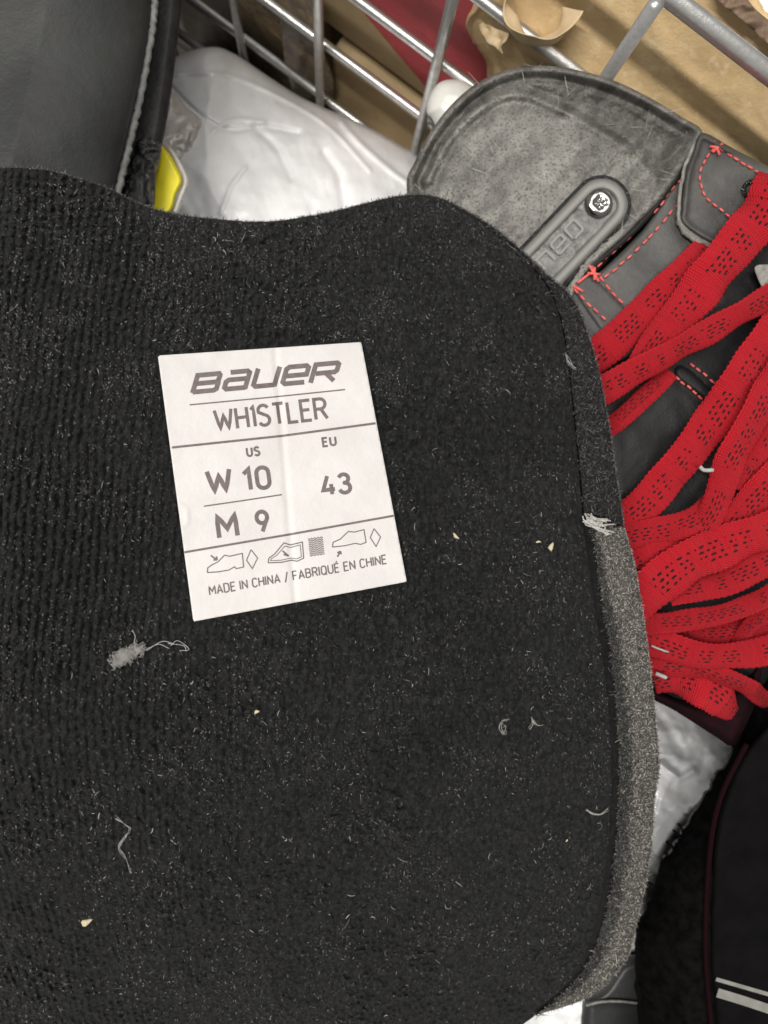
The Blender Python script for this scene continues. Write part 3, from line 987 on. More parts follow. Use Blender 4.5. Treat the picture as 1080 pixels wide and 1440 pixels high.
def text_strokes(txt, bl, br, upv, gap=0.16, stretch_to=True):
    """lay glyphs between the pixel points bl..br on the baseline; upv = pixel vector of one cap height"""
    wsum = sum(G[c][0] for c in txt) + gap * (len(txt) - 1)
    rv_ = (np.array(br, float) - np.array(bl, float)) / wsum
    upv = np.array(upv, float)
    x = 0; out = []
    for c in txt:
        gw, st = G[c]
        for s in st:
            out.append([tuple(np.array(bl, float) + rv_ * (x + p[0]) + upv * p[1]) for p in s])
        x += gw + gap
    return out


# embossed badge word
print_strokes('badge_lettering', text_strokes('neo', (768, 380), (822, 322), (-15.0, -15.5), 0.35), 3.6, lambda x, y: badge_base(x, y) - 0.0015, MAT['badge_rim'], bad)


# ------------------------------------------------------------------ laces
def lace(pts, wpx, layer=0, u0=None, twist=None, dep=None, end=False):
    """flat woven lace: pts = pixel centre line; wpx = width(s); layer lifts it above the boot"""
    L = spline(pts, 14)
    n_ = len(L)
    if not isinstance(wpx, (list, tuple)):
        wpx = [wpx] * 2
    ww = np.interp(np.linspace(0, 1, n_), np.linspace(0, 1, len(wpx)), wpx)
    if not isinstance(layer, (list, tuple)):
        layer = [layer] * 2
    ll = np.interp(np.linspace(0, 1, n_), np.linspace(0, 1, len(layer)), layer)
    tw = np.interp(np.linspace(0, 1, n_), np.linspace(0, 1, len(twist)), twist) if twist else np.zeros(n_)
    d = np.array([bd(x, y) for x, y in L]) - 0.0070 - 0.0038 * ll
    P = unproj(L[:, 0], L[:, 1], d)
    # resample finely by length
    seg = np.linalg.norm(np.diff(P, axis=0), axis=1); cum = np.concatenate([[0], np.cumsum(seg)])
    m_ = max(8, int(cum[-1] / 0.0006))
    t = np.linspace(0, cum[-1], m_)
    P = np.stack([np.interp(t, cum, P[:, k]) for k in range(3)], 1)
    ww = np.interp(t, cum, ww); tw = np.interp(t, cum, tw); dd = np.interp(t, cum, d)
    if u0 is None:
        u0 = random.uniform(0, 400)
    K = 20
    V = []; UV = []
    ph = random.uniform(0, 9)
    for i in range(m_):
        tg = Vector(P[min(i + 2, m_ - 1)] - P[max(i - 2, 0)]).normalized()
        side = tg.cross(Vector((0, 0, 1))).normalized()
        upn = side.cross(tg).normalized()
        a = math.radians(tw[i] + 11 * math.sin(t[i] * 150 + ph) + 6 * math.sin(t[i] * 390 + 2 * ph))
        s2 = side * math.cos(a) + upn * math.sin(a); n2 = -side * math.sin(a) + upn * math.cos(a)
        hw = 0.5 * ww[i] * dd[i] / F
        hw1 = hw * (1 + 0.045 * math.sin(t[i] * 1000 * 2 * math.pi / 1.7 + ph) + 0.03 * math.sin(t[i] * 310 + ph))
        for k in range(K):
            an = 2 * math.pi * k / K
            ca, sa = math.cos(an), math.sin(an)
            xx = math.copysign(abs(ca) ** 0.45, ca); zz = math.copysign(abs(sa) ** 0.8, sa)
            bow = -0.0013 * xx * xx + 0.00025 * math.sin(xx * 7 + ph) + 0.0004 * math.sin(t[i] * 240 + ph + xx)
            V.append(Vector(P[i]) + s2 * (hw1 * xx) + n2 * (0.00062 * zz + bow))
            UV.append((u0 + t[i] * 1000, 0.5 + 0.5 * xx))
    FC = []
    for i in range(m_ - 1):
        for k in range(K):
            k2 = (k + 1) % K
            FC.append([i * K + k, (i + 1) * K + k, (i + 1) * K + k2, i * K + k2])
    FC.append(list(range(K))); FC.append([(m_ - 1) * K + k for k in range(K)][::-1])
    return mesh_obj('lace', np.array([tuple(v) for v in V]), FC, MAT['lace'], skate, True, None, UV)


lace([(812, 528), (846, 497), (900, 445), (960, 388), (1005, 348), (1025, 330)], 50, [0.4, 0.6, 0.6, -0.4])
lace([(895, 512), (925, 478), (975, 420), (1025, 360), (1070, 305), (1088, 268), (1092, 258)], [22, 48, 64, 66, 64, 60], [1.4, 1.6, 2.2, 2.4, 2.6, 1.2])
lace([(835, 556), (870, 538), (925, 508), (1000, 466), (1060, 432), (1120, 398)], [46, 44, 38, 38, 40], [2.4, 2.6, 2.4, 2.4, 2.0], twist=[0, -10, -25, -20, 0])
lace([(835, 616), (868, 590), (905, 556), (940, 520)], 30, [0.2, 0.4, 0.6], twist=[25, 25])
lace([(868, 742), (905, 712), (952, 660), (995, 604), (1040, 540), (1090, 470), (1130, 420)], [52, 54, 56, 60, 62], [0.6, 1.0, 1.4, 1.6, 1.6])
lace([(985, 748), (1006, 712), (1026, 656), (1052, 606), (1085, 552), (1120, 500)], [36, 40, 48, 52, 60], [1.6, 2.4, 2.8, 3.0, 2.6], twist=[0, 10, -10, 0])
lace([(860, 760), (900, 752), (950, 742), (990, 722), (1012, 690), (1020, 660)], [38, 40, 40, 34], [1.2, 1.4, 1.8, 1.2], twist=[10, 5, 25, 30])
lace([(1005, 775), (1030, 740), (1060, 706), (1100, 660)], [40, 48, 50], [0.8, 1.4, 1.6])
lace([(1040, 690), (1070, 640), (1110, 580)], [36, 44], [1.0, 1.4])
lace([(870, 868), (910, 838), (960, 796), (1020, 768), (1080, 748), (1140, 730)], [72, 70, 62, 60, 62], [1.8, 2.0, 2.4, 2.4, 2.2])
lace([(862, 800), (900, 792), (950, 775), (990, 752)], [48, 44, 36], [0.9, 1.1, 1.0])
lace([(940, 836), (985, 826), (1020, 818), (1060, 800), (1110, 775)], [34, 40, 44], [0.6, 1.0, 1.2], twist=[30, 20, 20])
lace([(880, 880), (920, 876), (970, 872), (1020, 862), (1062, 846), (1110, 820)], [34, 32, 30, 30], [1.0, 1.4, 1.4, 1.0], twist=[20, 25, 20, 10])
lace([(880, 896), (925, 906), (980, 922), (1040, 922), (1090, 912), (1150, 896)], [48, 44, 38, 42, 44], [0.8, 1.2, 1.6, 1.6, 1.4])
lace([(885, 935), (925, 938), (970, 940), (1015, 952), (1048, 966), (1070, 980), (1086, 994)], [36, 34, 30, 28, 24], [0.2, 0.6, 1.0, 0.4, -2.5], twist=[-15, -15, -25, -20])
lace([(920, 962), (955, 956), (990, 965), (1020, 985), (1034, 1004)], [40, 50, 62, 58, 30], [-0.6, -0.2, 0.5, 0.4, -0.4], twist=[0, 10, 10, 0])
lace([(950, 884), (1000, 890), (1050, 884), (1110, 862)], [30, 34, 36], [-0.8, -0.6, -0.2], twist=[20, 30, 20])
lace([(1010, 800), (1045, 770), (1085, 730), (1130, 690)], [34, 40, 44], [-0.2, 0.3, 0.6], twist=[-20, -10, -10])
lace([(1035, 905), (1055, 880), (1085, 862), (1120, 850)], [20, 26, 26], [0.2, 0.6, 0.8], twist=[35, 30])
# maroon fabric seen below the laces
mo = spline([(880, 940), (930, 975), (1000, 990), (1042, 962), (1070, 936), (1064, 984), (1046, 1026), (1032, 1050), (1000, 1032), (950, 1000), (905, 975)], 5, True)
relief('side_panel', mo, lambda x, y, e: bd(x, y) - 0.001 + 0.004 * (1 - np.clip(e / 14, 0, 1)) ** 2, MAT['maroon_dark'], skate, 3, 0.012)
tubes('loose_thread', [[U(x, y, bd(x, y) - 0.012) for x, y in spline([(916, 908), (928, 913), (940, 917)], 5)]], 0.0003, MAT['lint'], skate, 6)
tubes('loose_thread', [[U(x, y, bd(x, y) - 0.0125) for x, y in spline([(922, 947), (930, 950), (937, 953)], 5)]], 0.0006, MAT['lint'], skate, 6)
tubes('loose_thread', [[U(x, y, bd(x, y) - 0.0185) for x, y in spline([(984, 656), (990, 661), (1003, 661)], 5)]], 0.0006, MAT['lint'], skate, 6)

# ------------------------------------------------------------------ black boot, lower right
boot = thing('skate_boot', U(1060, 1250, 0.55), 'black fabric boot with frayed edge and two pale stripes beside the felt edge', 'skate')
bo = spline([(1180, 900), (1100, 938), (1062, 966), (1044, 1012), (1026, 1062), (1003, 1098), (975, 1143), (950, 1185), (930, 1210), (920, 1250), (902, 1288), (893, 1325), (896, 1440), (905, 1640), (1350, 1640), (1380, 1000)], 8, True)
nrm = np.random.default_rng(3)
bo = bo + nrm.uniform(-3.0, 3.0, bo.shape)


def boot_d(x, y, e):
    return 0.246 + 0.022 * (1 - np.sqrt(np.clip(e / 70, 0, 1))) - 0.00002 * (x - 1000) + 0.002 * (fbm(x / 40, y / 40, 15) - .5)


relief('upper', bo, boot_d, MAT['boot'], boot, 3.5, bottom=0.5, shrink=0.7)
bp = spline([(1062, 1040), (1020, 1120), (1004, 1200), (998, 1330), (1006, 1440), (1020, 1620), (1330, 1620), (1340, 1050), (1150, 980)], 6, True)
relief('boot_panel', bp, lambda x, y, e: boot_d(x, y, 200 + 0 * e) - 0.002 + 0.0025 * (1 - np.clip(e / 8, 0, 1)) ** 2, MAT['boot_panel'], boot, 4, 0.003)
tubes('piping', [[U(x, y, boot_d(np.array([x]), np.array([y]), np.array([90.]))[0] - 0.0012) for x, y in spline([(1050, 1046), (1014, 1120), (998, 1200), (992, 1330), (1000, 1440), (1012, 1560)], 10)]], 0.0008, MAT['maroon'], boot, 8)
bdep = lambda x, y: boot_d(x, y, 200 + 0 * x) - 0.0022
print_strokes('stripe', [[(1007, 1377), (1045, 1388), (1090, 1401), (1150, 1420)]], 5.5, bdep, MAT['stripe'], boot)
print_strokes('stripe', [[(1009, 1396), (1045, 1407), (1090, 1422), (1150, 1442)]], 13, bdep, MAT['stripe'], boot)
fr = []
for base, tip in (((962, 1180), (946, 1167)), ((963, 1178), (957, 1160)), ((948, 1196), (940, 1186)), ((966, 1172), (962, 1184)), ((921, 1247), (913, 1242)), ((940, 1206), (934, 1196)), ((957, 1186), (951, 1172))):
    mid = ((base[0] + tip[0]) / 2 + random.uniform(-2, 2), (base[1] + tip[1]) / 2 + random.uniform(-2, 2))
    fr.append([U(x, y, 0.265) for x, y in spline([base, mid, (tip[0] + random.uniform(-4, 3), tip[1] + random.uniform(-3, 5))], 4)])
tubes('frayed_threads', fr, 0.0004, MAT['boot'], boot, 6)

# grey plastic piece at the bottom edge
cuff = thing('plastic_guard', U(860, 1420, 0.55), 'dark grey plastic guard with pale edge line beside the frayed boot', 'guard')
co = spline([(846, 1385), (872, 1350), (905, 1346), (930, 1400), (930, 1600), (840, 1620), (822, 1500), (817, 1412)], 4, True)
relief('shell', co, lambda x, y, e: 0.292 + 0.006 * (1 - np.sqrt(np.clip(e / 16, 0, 1))) + 0.003 * smooth(1406, 1416, y), MAT['grey_plastic'], cuff, 3, bottom=0.45, shrink=0.8)
tubes('edge_line', [[U(x, y, 0.2905) for x, y in spline([(824, 1414), (845, 1409), (870, 1408), (900, 1411)], 8)]], 0.00045, MAT['edge_leather'], cuff, 6)

# ------------------------------------------------------------------ the felt tongue in front
GXY = (-0.00030, 0.00014)


def tong(x, y):
    x = np.asarray(x, float); y = np.asarray(y, float)
    inv = 1 + GXY[0] * (np.clip(x, -80, 1000) - 395) + GXY[1] * (np.clip(y, 0, 1460) - 670)
    d = 0.19 / inv
    d = d + 0.05 * (np.clip(40 - x, 0, 400) / 260) ** 2 + 0.25 * (np.clip(y - 1460, 0, 900) / 420) ** 2
    d = d + 0.050 * (np.clip(y - 860, 0, 700) / 580) ** 2
    d = d + 0.006 * np.sin((x - 200) / 260) * np.cos((y - 300) / 330) * 0.5
    return d


outl = np.array([(-190, 330), (-150, 285), (-90, 255), (-30, 240), (20, 236), (62, 239), (100, 248), (150, 264), (190, 284), (240, 300), (300, 308), (370, 312), (430, 305), (480, 295), (530, 282),
                 (570, 275), (602, 275), (640, 288), (690, 317), (730, 349), (772, 388), (802, 415), (822, 455), (842, 520), (857, 600), (869, 680), (878, 742),
                 (894, 800), (907, 880), (917, 960), (925, 1040), (927, 1080), (921, 1120), (917, 1180), (909, 1240), (897, 1290), (885, 1340), (864, 1372), (836, 1398), (806, 1412),
                 (760, 1436), (700, 1500), (600, 1720), (150, 1760), (-120, 1600), (-220, 1300), (-250, 800), (-230, 500)], float)
groove = np.array([(722, 350), (748, 376), (772, 408), (788, 450), (797, 500), (804, 560), (812, 640), (819, 720), (826, 780), (836, 850), (847, 920), (856, 1000), (860, 1080), (857, 1160), (849, 1240), (834, 1310), (812, 1362), (784, 1396), (748, 1424)], float)
tongue = thing('skate_tongue', U(330, 1700, 0.56), 'black knitted felt skate tongue with white size label and worn grey-brown right edge', 'skate tongue')

lin_poly = spline(np.concatenate([outl[:18], groove, outl[41:]]), 6, True)


def ribs(x, y):
    """knit relief in metres, measured on the cloth"""
    d = tong(x, y)
    X = (x - 540) * d / F * 1000; Y = (y - 720) * d / F * 1000     # millimetres
    wv = X + 1.1 * (vn(X / 9, Y / 14, 101) - 0.5) + 0.5 * (vn(X / 2.6, Y / 3.4, 103) - 0.5) + 0.04 * Y
    a = wv / 1.62
    k = np.floor(a)
    rib = np.abs(np.sin(math.pi * a))
    st = np.abs(np.sin(math.pi * (Y / 1.9 + 0.5 * np.mod(k, 2) + 0.25 * np.abs(2 * (a - k) - 1) + 0.7 * hash2(k, np.floor(Y / 11), 7))))
    wear = 0.15 + 0.85 * smooth(0.36, 0.60, fbm(X / 22, Y / 22, 105))
    zone = np.clip(smooth(560, 120, x) + 0.35 * smooth(600, 760, x) * smooth(600, 900, y), 0.34, 1) * (1 - 0.35 * smooth(700, 1150, y))
    tuft = vn(X / 0.85, Y / 1.05, 107); tuft2 = vn(X / 1.9, Y / 2.6, 109)
    h = zone * (0.45 + 0.55 * wear) * 0.00150 * rib * (0.40 + 0.60 * st)
    h = h + (0.35 + 0.65 * wear) * (1.1 - 0.65 * zone) * (0.0022 * (tuft ** 1.5 - 0.4) + 0.0011 * (tuft2 - 0.5)) + 0.0004 * (vn(X / 0.42, Y / 0.42, 111) - 0.5)
    pressed = inside(np.array([(218, 496), (512, 477), (577, 821), (269, 878)], float), x.ravel(), y.ravel()).reshape(np.shape(x))
    return np.where(pressed, 0.2 * h, h)


def lin_d(x, y, e):
    r = np.clip(e / 26, 0, 1)
    d = tong(x, y) + 0.0030 * (1 - np.sqrt(1 - (1 - r) ** 2)) * (0.45 + 0.55 * smooth(560, 760, x)) + 0.0015 * (1 - smooth(0, 90, e))
    # the shallow crease inside the upper right edge
    d = d + crease(x, y, groove[:9], 6, 0.0010) * (e > 3)
    return d - ribs(x, y)


relief('lining', lin_poly, lin_d, MAT['felt'], tongue, 1.6, 0.007)
bk = spline(outl, 6, True)
bc = bk.mean(0)
relief('backing', bc + (bk - bc) * 0.985, lambda x, y, e: tong(x, y) + 0.0095 + 0.002 * (1 - np.clip(e / 10, 0, 1)) ** 2, MAT['felt_flat'], tongue, 6, 0.006)
# black edge binding: from the shoulder down to the tear
gi = groove[:8]
bind_poly = np.concatenate([spline(outl[17:27], 6), spline((gi + np.array([1.5, 0]))[::-1], 6)])


def bind_d(x, y, e):
    return tong(x, y) + 0.0050 - 0.0032 * np.sqrt(np.clip(e / 26, 0, 1)) - 0.5 * ribs(x, y) - 0.0003 * (fbm(x / 6, y / 14, 5) - .5)


relief('edge_binding', bind_poly, bind_d, MAT['felt'], tongue, 2.0, 0.006)
gr2 = groove[7:] + np.array([[10, 12]] + [[12, 0]] * 8 + [[9, 2], [6, 4], [4, 4]])
feltp = np.concatenate([spline(outl[26:40], 6), spline(gr2[::-1], 6)])


def feltedge_d(x, y, e):
    d = tong(x, y) + 0.0092 - 0.0062 * np.sqrt(np.clip(e / 34, 0, 1))
    return d - 0.0030 * (fbm(x / 15, y / 17, 121) - 0.5) - 0.0008 * (vn(x / 4, y / 4, 123) - 0.5)


relief('felt_edge', feltp, feltedge_d, MAT['felt_grey'], tongue, 2.0, 0.006)


def fibres(name, poly, dfun, count, material, parent, lmin, lmax, width, dens=None, shade_pow=5.0, lift=0.0006, ang=None, kind=None, seed=1, outward=None, smax=1.0, curl=0.6):
    r = np.random.default_rng(seed)
    poly = np.asarray(poly, float)
    if outward is None:
        x0, y0 = np.maximum(poly.min(0), [-130, -100]); x1, y1 = np.minimum(poly.max(0), [1180, 1540])
        X = r.uniform(x0, x1, count * 4); Y = r.uniform(y0, y1, count * 4)
        m = inside(poly, X, Y)
        if dens is not None:
            m &= r.uniform(0, 1, len(X)) < dens(X, Y)
        X = X[m][:count]; Y = Y[m][:count]
        th = r.uniform(0, 2 * math.pi, len(X)) if ang is None else math.pi / 2 + r.normal(0, ang, len(X))
    else:                                            # fringe along an outline
        L = outward
        i = r.integers(0, len(L) - 1, count); t = r.uniform(0, 1, count)
        X = L[i, 0] * (1 - t) + L[i + 1, 0] * t; Y = L[i, 1] * (1 - t) + L[i + 1, 1] * t
        tx = L[i + 1, 0] - L[i, 0]; ty = L[i + 1, 1] - L[i, 1]
        th = np.arctan2(-tx, ty) + r.normal(0, 0.8, count)
        X = X - np.cos(th) * 2; Y = Y - np.sin(th) * 2
    N = len(X)
    ln = r.uniform(lmin, lmax, N) * np.where(r.uniform(0, 1, N) < 0.08, 1.8, 1)
    cur = r.normal(0, curl, N)
    S = 4
    e = np.full(N, 60.0)
    if outward is None:
        e, _, _ = segdist(poly, X, Y)
    d0 = dfun(X, Y, e)
    P = np.zeros((S + 1, N, 3))
    cx, cy, a = X.copy(), Y.copy(), th.copy()
    lf = lift * r.uniform(0.2, 1.6, N)
    for k in range(S + 1):
        t = k / S
        P[k] = unproj(cx, cy, d0 - 0.00018 - lf * math.sin(math.pi * min(t * 0.8 + 0.1, 1)))
        cx = cx + np.cos(a) * ln / S; cy = cy + np.sin(a) * ln / S; a = a + cur / S
    T = np.zeros_like(P); T[1:-1] = P[2:] - P[:-2]; T[0] = P[1] - P[0]; T[-1] = P[-1] - P[-2]
    view = P - np.array([0, 0, CAMZ])
    side = np.cross(T, view); side /= np.linalg.norm(side, axis=2, keepdims=True) + 1e-12
    w = (width * r.uniform(0.6, 1.3, N))[None, :, None] * np.array([0.7, 1, 1, 0.8, 0.3])[:, None, None]
    A = P + side * w / 2; Bv = P - side * w / 2
    V = np.stack([A, Bv], 2).transpose(1, 0, 2, 3).reshape(-1, 3)        # per fibre: (S+1)*2 verts
    base = (np.arange(N) * (S + 1) * 2)[:, None]
    f = []
    for k in range(S):
        f.append(np.stack([base[:, 0] + 2 * k, base[:, 0] + 2 * k + 2, base[:, 0] + 2 * k + 3, base[:, 0] + 2 * k + 1], 1))
    FC = np.concatenate(f)
    sh = smax * r.uniform(0, 1, N) ** shade_pow
    o = mesh_obj(name, V, FC, material, parent, True, {'shade': np.repeat(sh, (S + 1) * 2)})
    if kind:
        o['kind'] = kind
    return o


def fdens(x, y):
    n_ = fbm(x / 60, y / 60, 131)
    n2 = smooth(0.45, 0.8, vn(x / 14, y / 18, 133)) * 1.3
    m = ~inside(np.array([(216, 494), (512, 475), (578, 822), (268, 880)], float), x, y)
    return m * np.clip(0.15 + 1.2 * smooth(0.3, 0.7, n_) * (0.4 + 0.9 * n2), 0, 1) * np.where(y < 560, 1.0, 0.5)


fibres('fuzz', lin_poly, lin_d, 46000, MAT['fibre'], tongue, 1.2, 4, 0.00011, fdens, 6.0, 0.00025, ang=0.8, kind='stuff', seed=1, smax=0.75)
fibres('fuzz', bind_poly, bind_d, 3800, MAT['fibre'], tongue, 2, 7, 0.00011, None, 6, 0.0005, kind='stuff', seed=2, smax=0.5)
fibres('fuzz', feltp, feltedge_d, 17000, MAT['fibre_grey'], tongue, 1.8, 5, 0.00015, None, 3.0, 0.0004, kind='stuff', seed=3, smax=0.9)
top_line = spline(outl[:27], 10)
fibres('fringe', None, lambda x, y, e: tong(x, y) + 0.0040, 4200, MAT['fibre'], tongue, 2, 6, 0.00010, None, 5, 0.0006, kind='stuff', seed=4, outward=top_line, smax=0.7)
fibres('fringe', None, lambda x, y, e: tong(x, y) + 0.0068, 1300, MAT['fibre_grey'], tongue, 1.5, 4, 0.00013, None, 2.4, 0.0006, kind='stuff', seed=5, outward=spline(outl[26:38], 10))

fibres('scuff_marks', LATER_SCUFF, cap_d, 170, MAT['scuff'], skate, 6, 34, 0.00010, lambda x, y: 0.15 + 0.85 * vn(x / 40, y / 40, 201), 2.5, 0.00001, kind='stuff', seed=8, smax=0.7, curl=0.12)

fibres('fuzz', np.concatenate([spline(gr2, 6), spline(gr2 + np.interp(gr2[:, 1], [740, 800, 1000, 1100, 1250, 1420], [4, 9, 24, 32, 26, 8])[:, None] * np.array([[1, 0.1]]), 6)[::-1]]), lambda x, y, e: feltedge_d(x, y, np.clip(e * 0 + 12, 0, 99)), 6500, MAT['fibre'], tongue, 3, 8, 0.00015, None, 7, 0.0012, kind='stuff', seed=12, smax=0.35)

fibres('frayed_fuzz', None, lambda x, y, e: 0.2660 + 0 * x, 1500, MAT['fibre'], boot, 3, 9, 0.00013, None, 9, 0.0004, kind='stuff', seed=21, outward=bo[24:64], smax=0.1)

fibres('lint_specks', lin_poly, lin_d, 420, MAT['fibre'], tongue, 3, 13, 0.00013, lambda x, y: ~inside(np.array([(216, 494), (512, 475), (578, 822), (268, 880)], float), x, y) * smooth(0.55, 0.85, vn(x / 45, y / 45, 211)), 1.6, 0.0006, kind='stuff', seed=31, smax=1.2, curl=1.6)

# torn white threads where the binding ends
tt = []
for k in range(16):
    x0, y0 = random.uniform(818, 832), random.uniform(722, 738)
    P = [(x0, y0), (x0 + random.uniform(2, 9), y0 + random.uniform(2, 10)), (x0 + random.uniform(10, 26), y0 + random.uniform(6, 14)), (x0 + random.uniform(18, 44), y0 + random.uniform(8, 20))]
    tt.append([U(x, y, float(tong(x, y)) + 0.0005 - 0.001 * random.random()) for x, y in spline(P, 5)])
tubes('torn_threads', tt, 0.00022, MAT['lint'], tongue, 5)

# ------------------------------------------------------------------ size label on the tongue
LC = np.array([(222, 500), (508, 481), (572, 818), (272, 874)], float)      # corners
fold0 = np.array([387., 488.]); fold1 = np.array([416., 850.])


def label_d(x, y, e=None):
    x = np.asarray(x, float); y = np.asarray(y, float)
    dv = fold1 - fold0; L_ = np.linalg.norm(dv)
    s = ((x - fold0[0]) * dv[1] - (y - fold0[1]) * dv[0]) / L_          # signed px distance, + on the right
    d = tong(x, y) - 0.0011
    d = d - 0.0000085 * np.clip(s, 0, 200) + 0.0000020 * np.clip(-s, 0, 200) + 0.00035 * np.exp(-(s / 4.0) ** 2)
    d = d - 0.0003 * (fbm(x / 50, y / 50, 141) - 0.5)
    d = d - crease(x.ravel(), y.ravel(), [(238, 700), (262, 716), (264, 735), (246, 748)], 3, 0.00022).reshape(x.shape)
    return d


def quad_pts(n_):
    out = []
    for i in range(4):
        a, b = LC[i], LC[(i + 1) % 4]
        for k in range(n_):
            out.append(a + (b - a) * k / n_)
    return np.array(out)


lab = relief('size_label', quad_pts(30), label_d, MAT['label'], tongue, 3.0, 0.00035)


def cpx(p):           # measured on an enlargement of the label
    return (200 + p[0] / 2.7, 470 + p[1] / 2.7)


def cps(S):
    return [[cpx(p) for p in s] for s in S]


def ltext(name, txt, bl, br, h, w, gap=0.2, tilt=0.134, shear=None):
    upv = (-tilt * h, -h) if shear is None else shear
    print_strokes(name, cps(text_strokes(txt, bl, br, upv, gap)), w / 2.7, label_d, MAT['ink'], lab)


ltext('wordmark', 'bauer', (190, 225), (732, 176), 80, 18, 0.24, shear=(22, -74))
ltext('lettering', 'WHJSTLER', (283, 366), (702, 319), 76, 12, 0.22)
ltext('lettering', 'US', (400, 463), (446, 459), 31, 8, 0.32)
ltext('lettering', 'EU', (688, 426), (736, 420), 31, 8, 0.32)
ltext('lettering', 'W', (255, 602), (340, 592), 80, 17)
ltext('lettering', '10', (392, 592), (486, 581), 78, 15.5, 0.28)
ltext('lettering', 'M', (293, 773), (362, 764), 84, 17)
ltext('lettering', '9', (441, 751), (481, 746), 76, 15)
ltext('lettering', '43', (690, 611), (793, 599), 70, 14.5, 0.24)
ltext('lettering', 'MADE IN CHINA / FABRIQUÉ EN CHINE', (257, 990), (928, 870), 32, 5.2, 0.24)
for S, w in (([(180, 268), (500, 238), (770, 210)], 5.0), ([(113, 430), (530, 386), (886, 338)], 8.5), ([(234, 653), (380, 632), (530, 609)], 5.0), ([(160, 828), (560, 760), (955, 689)], 8.0)):
    print_strokes('rule', cps([S]), w / 2.7, label_d, MAT['ink'], lab, 60)
shoe = lambda P: P + [P[0]]
s1 = [(247, 905), (249, 887), (264, 876), (288, 864), (312, 839), (332, 843), (380, 832), (385, 884), (357, 890), (350, 883), (330, 895), (290, 902)]
s2 = [(478, 868), (481, 850), (503, 834), (538, 792), (562, 800), (608, 789), (613, 850), (588, 862), (565, 858), (530, 866)]
s2i = [(487, 860), (490, 852), (510, 840), (542, 804), (562, 810), (600, 800), (604, 845), (586, 853), (564, 850), (528, 858)]
s3 = [(722, 808), (725, 790), (752, 778), (782, 749), (806, 751), (842, 742), (850, 790), (830, 798), (808, 794), (770, 803)]
for P in (s1, s2, s3):
    print_strokes('pictogram', cps([shoe(P)]), 1.5, label_d, MAT['ink'], lab, 2)
print_strokes('pictogram', cps([shoe(s2i)]), 1.1, label_d, MAT['ink'], lab, 2)
for P in ([(413, 818), (438, 850), (418, 890), (396, 858)], [(880, 738), (905, 770), (888, 806), (866, 772)]):
    print_strokes('pictogram', cps([shoe(P)]), 1.4, label_d, MAT['ink'], lab, 2)
print_strokes('pictogram', cps([[(260, 840), (284, 857)], [(284, 857), (270, 857)], [(284, 857), (282, 844)], [(532, 822), (556, 842)], [(536, 836), (556, 842)],
                                [(741, 845), (753, 824)], [(753, 824), (741, 830)], [(753, 824), (755, 836)]]), 2.2, label_d, MAT['ink'], lab, 2)
hat = []
for k in range(10):
    y = 778 + 7.0 * k
    hat.append([(630 + 0.7 * k + 6.2 * j, y - 0.13 * 6.2 * j + (2.2 if j % 2 else -2.2)) for j in range(10)])
print_strokes('pictogram', cps(hat), 1.2, label_d, MAT['ink'], lab, 1)

# ------------------------------------------------------------------ lint and crumbs lying on the felt
def strands(seeds, n_, spread, rad, mat, name, length):
    paths = []
    for k in range(n_):
        x, y = random.choice(seeds)
        x += random.gauss(0, spread); y += random.gauss(0, spread * 0.8)
        a = random.uniform(0, 6.28); P = []
        for j in range(5):
            P.append((x, y)); a += random.gauss(0, 0.9)
            x += math.cos(a) * length / 4; y += math.sin(a) * length / 4
        paths.append([U(px, py, float(tong(px, py)) - 0.0010 - 0.0012 * random.random()) for px, py in spline(P, 3)])
    return tubes(name, paths, rad, mat, None, 4)


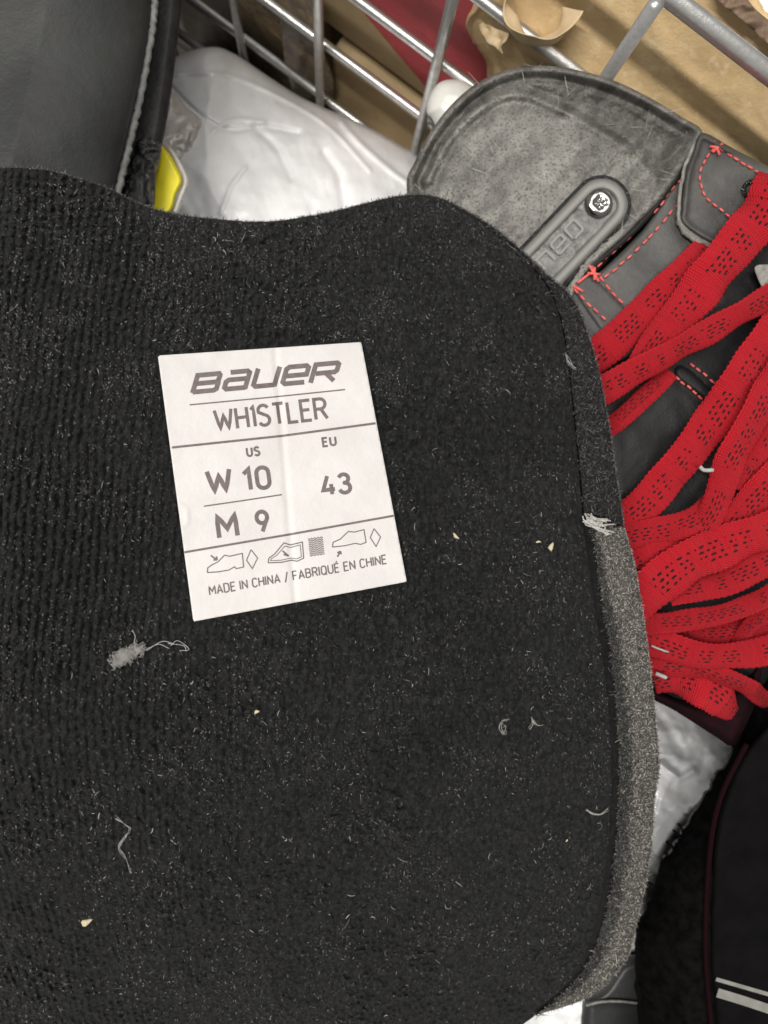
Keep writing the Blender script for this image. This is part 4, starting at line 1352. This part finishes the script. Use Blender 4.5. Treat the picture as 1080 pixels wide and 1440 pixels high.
o = strands([(162, 931), (168, 926), (175, 920), (184, 916), (194, 914), (178, 923), (172, 926)], 460, 2.6, 0.00005, MAT['lint'], 'lint_tuft', 11)
tag(o, 'pale grey lint tuft on the black felt below the label', 'lint')
o = tubes('lint_strand', [[U(x, y, float(tong(x, y)) - 0.0016) for x, y in spline(P, 6)] for P in
                          ([(196, 918), (212, 910), (224, 906), (238, 912)], [(188, 906), (190, 895), (186, 886)], [(240, 908), (250, 901), (266, 913), (252, 915)], [(206, 915), (228, 902), (246, 906)], [(236, 905), (258, 908), (262, 916)])], 0.00007, MAT['lint'], None, 5)
tag(o, 'thin wispy strand trailing right of the pale lint tuft', 'lint')
for nm, lb, P in (('lint_thread', 'curled white lint thread near the dark groove, left one of a close pair', [(714, 1013), (706, 1014), (703, 1024), (708, 1032), (713, 1024), (706, 1022)]),
                  ('lint_thread', 'forked white lint thread near the dark groove, right one of a close pair', [(744, 1026), (750, 1018), (748, 1010), (754, 1019), (764, 1020)]),
                  ('lint_thread', 'short white lint thread lying on the upper right crease of the felt', [(796, 498), (800, 508), (808, 519)]),
                  ('lint_thread', 'thin curved lint thread touching the groove low on the right', [(824, 1140), (834, 1145), (846, 1144), (856, 1138)]),
                  ('lint_thread', 'crooked grey lint thread low on the left half of the felt', [(163, 1150), (178, 1160), (182, 1168), (168, 1190), (176, 1205), (184, 1230)])):
    bundle = []
    for k in range(5):
        Q = [(x + random.gauss(0, 1.3), y + random.gauss(0, 1.3)) for x, y in P]
        if k > 1:
            a_ = random.randint(0, max(0, len(Q) - 4)); Q = Q[a_:a_ + random.randint(3, 4)]
        bundle.append([U(x, y, float(lin_d(np.array([x]), np.array([y]), np.array([60.]))[0]) - 0.0003 - 0.0004 * random.random()) for x, y in spline(Q, 6)])
    o = tubes(nm, bundle, 0.000048, MAT['lint'], None, 5)
    tag(o, lb, 'lint', 'white lint threads on the felt')


def crumb(px, py, rx, label, squash=0.6, rot=0.4):
    c = U(px, py, float(tong(px, py)) - 0.0009)
    V = []; FC = []
    n1, n2 = 7, 10
    for i in range(n1 + 1):
        ph = math.pi * i / n1
        for k in range(n2):
            a = 2 * math.pi * k / n2
            rr = 1 + 0.25 * math.sin(3 * a + px) * math.sin(ph) + random.uniform(-0.1, 0.1)
            v = Vector((rx * rr * math.sin(ph) * math.cos(a), rx * squash * rr * math.sin(ph) * math.sin(a), rx * 0.45 * math.cos(ph)))
            v.rotate(Matrix.Rotation(rot, 3, 'Z'))
            V.append(tuple(c + v))
    for i in range(n1):
        for k in range(n2):
            FC.append([i * n2 + k, (i + 1) * n2 + k, (i + 1) * n2 + (k + 1) % n2, i * n2 + (k + 1) % n2])
    o = mesh_obj('crumb', V, FC, MAT['crumb'], None)
    tag(o, label, 'crumb', 'pale crumbs on the felt')


crumb(121, 1297, 0.0013, 'pale yellow crumb low on the left of the black felt, the largest one')
crumb(361, 1001, 0.0006, 'tiny yellow crumb on the felt below the label bottom edge')
crumb(775, 769, 0.0011, 'pale crumb beside the groove level with the torn threads', 0.55, 1.2)
crumb(757, 762, 0.0007, 'tiny flat crumb just left of the crumb by the torn threads', 0.4, 0.1)
crumb(641, 754, 0.0010, 'dull pale speck on the felt between the label and the groove', 0.4, -0.8)
crumb(797, 1182 - 0, 0.0004, 'minute yellow fleck low on the felt near the groove', 0.5, 0.9)
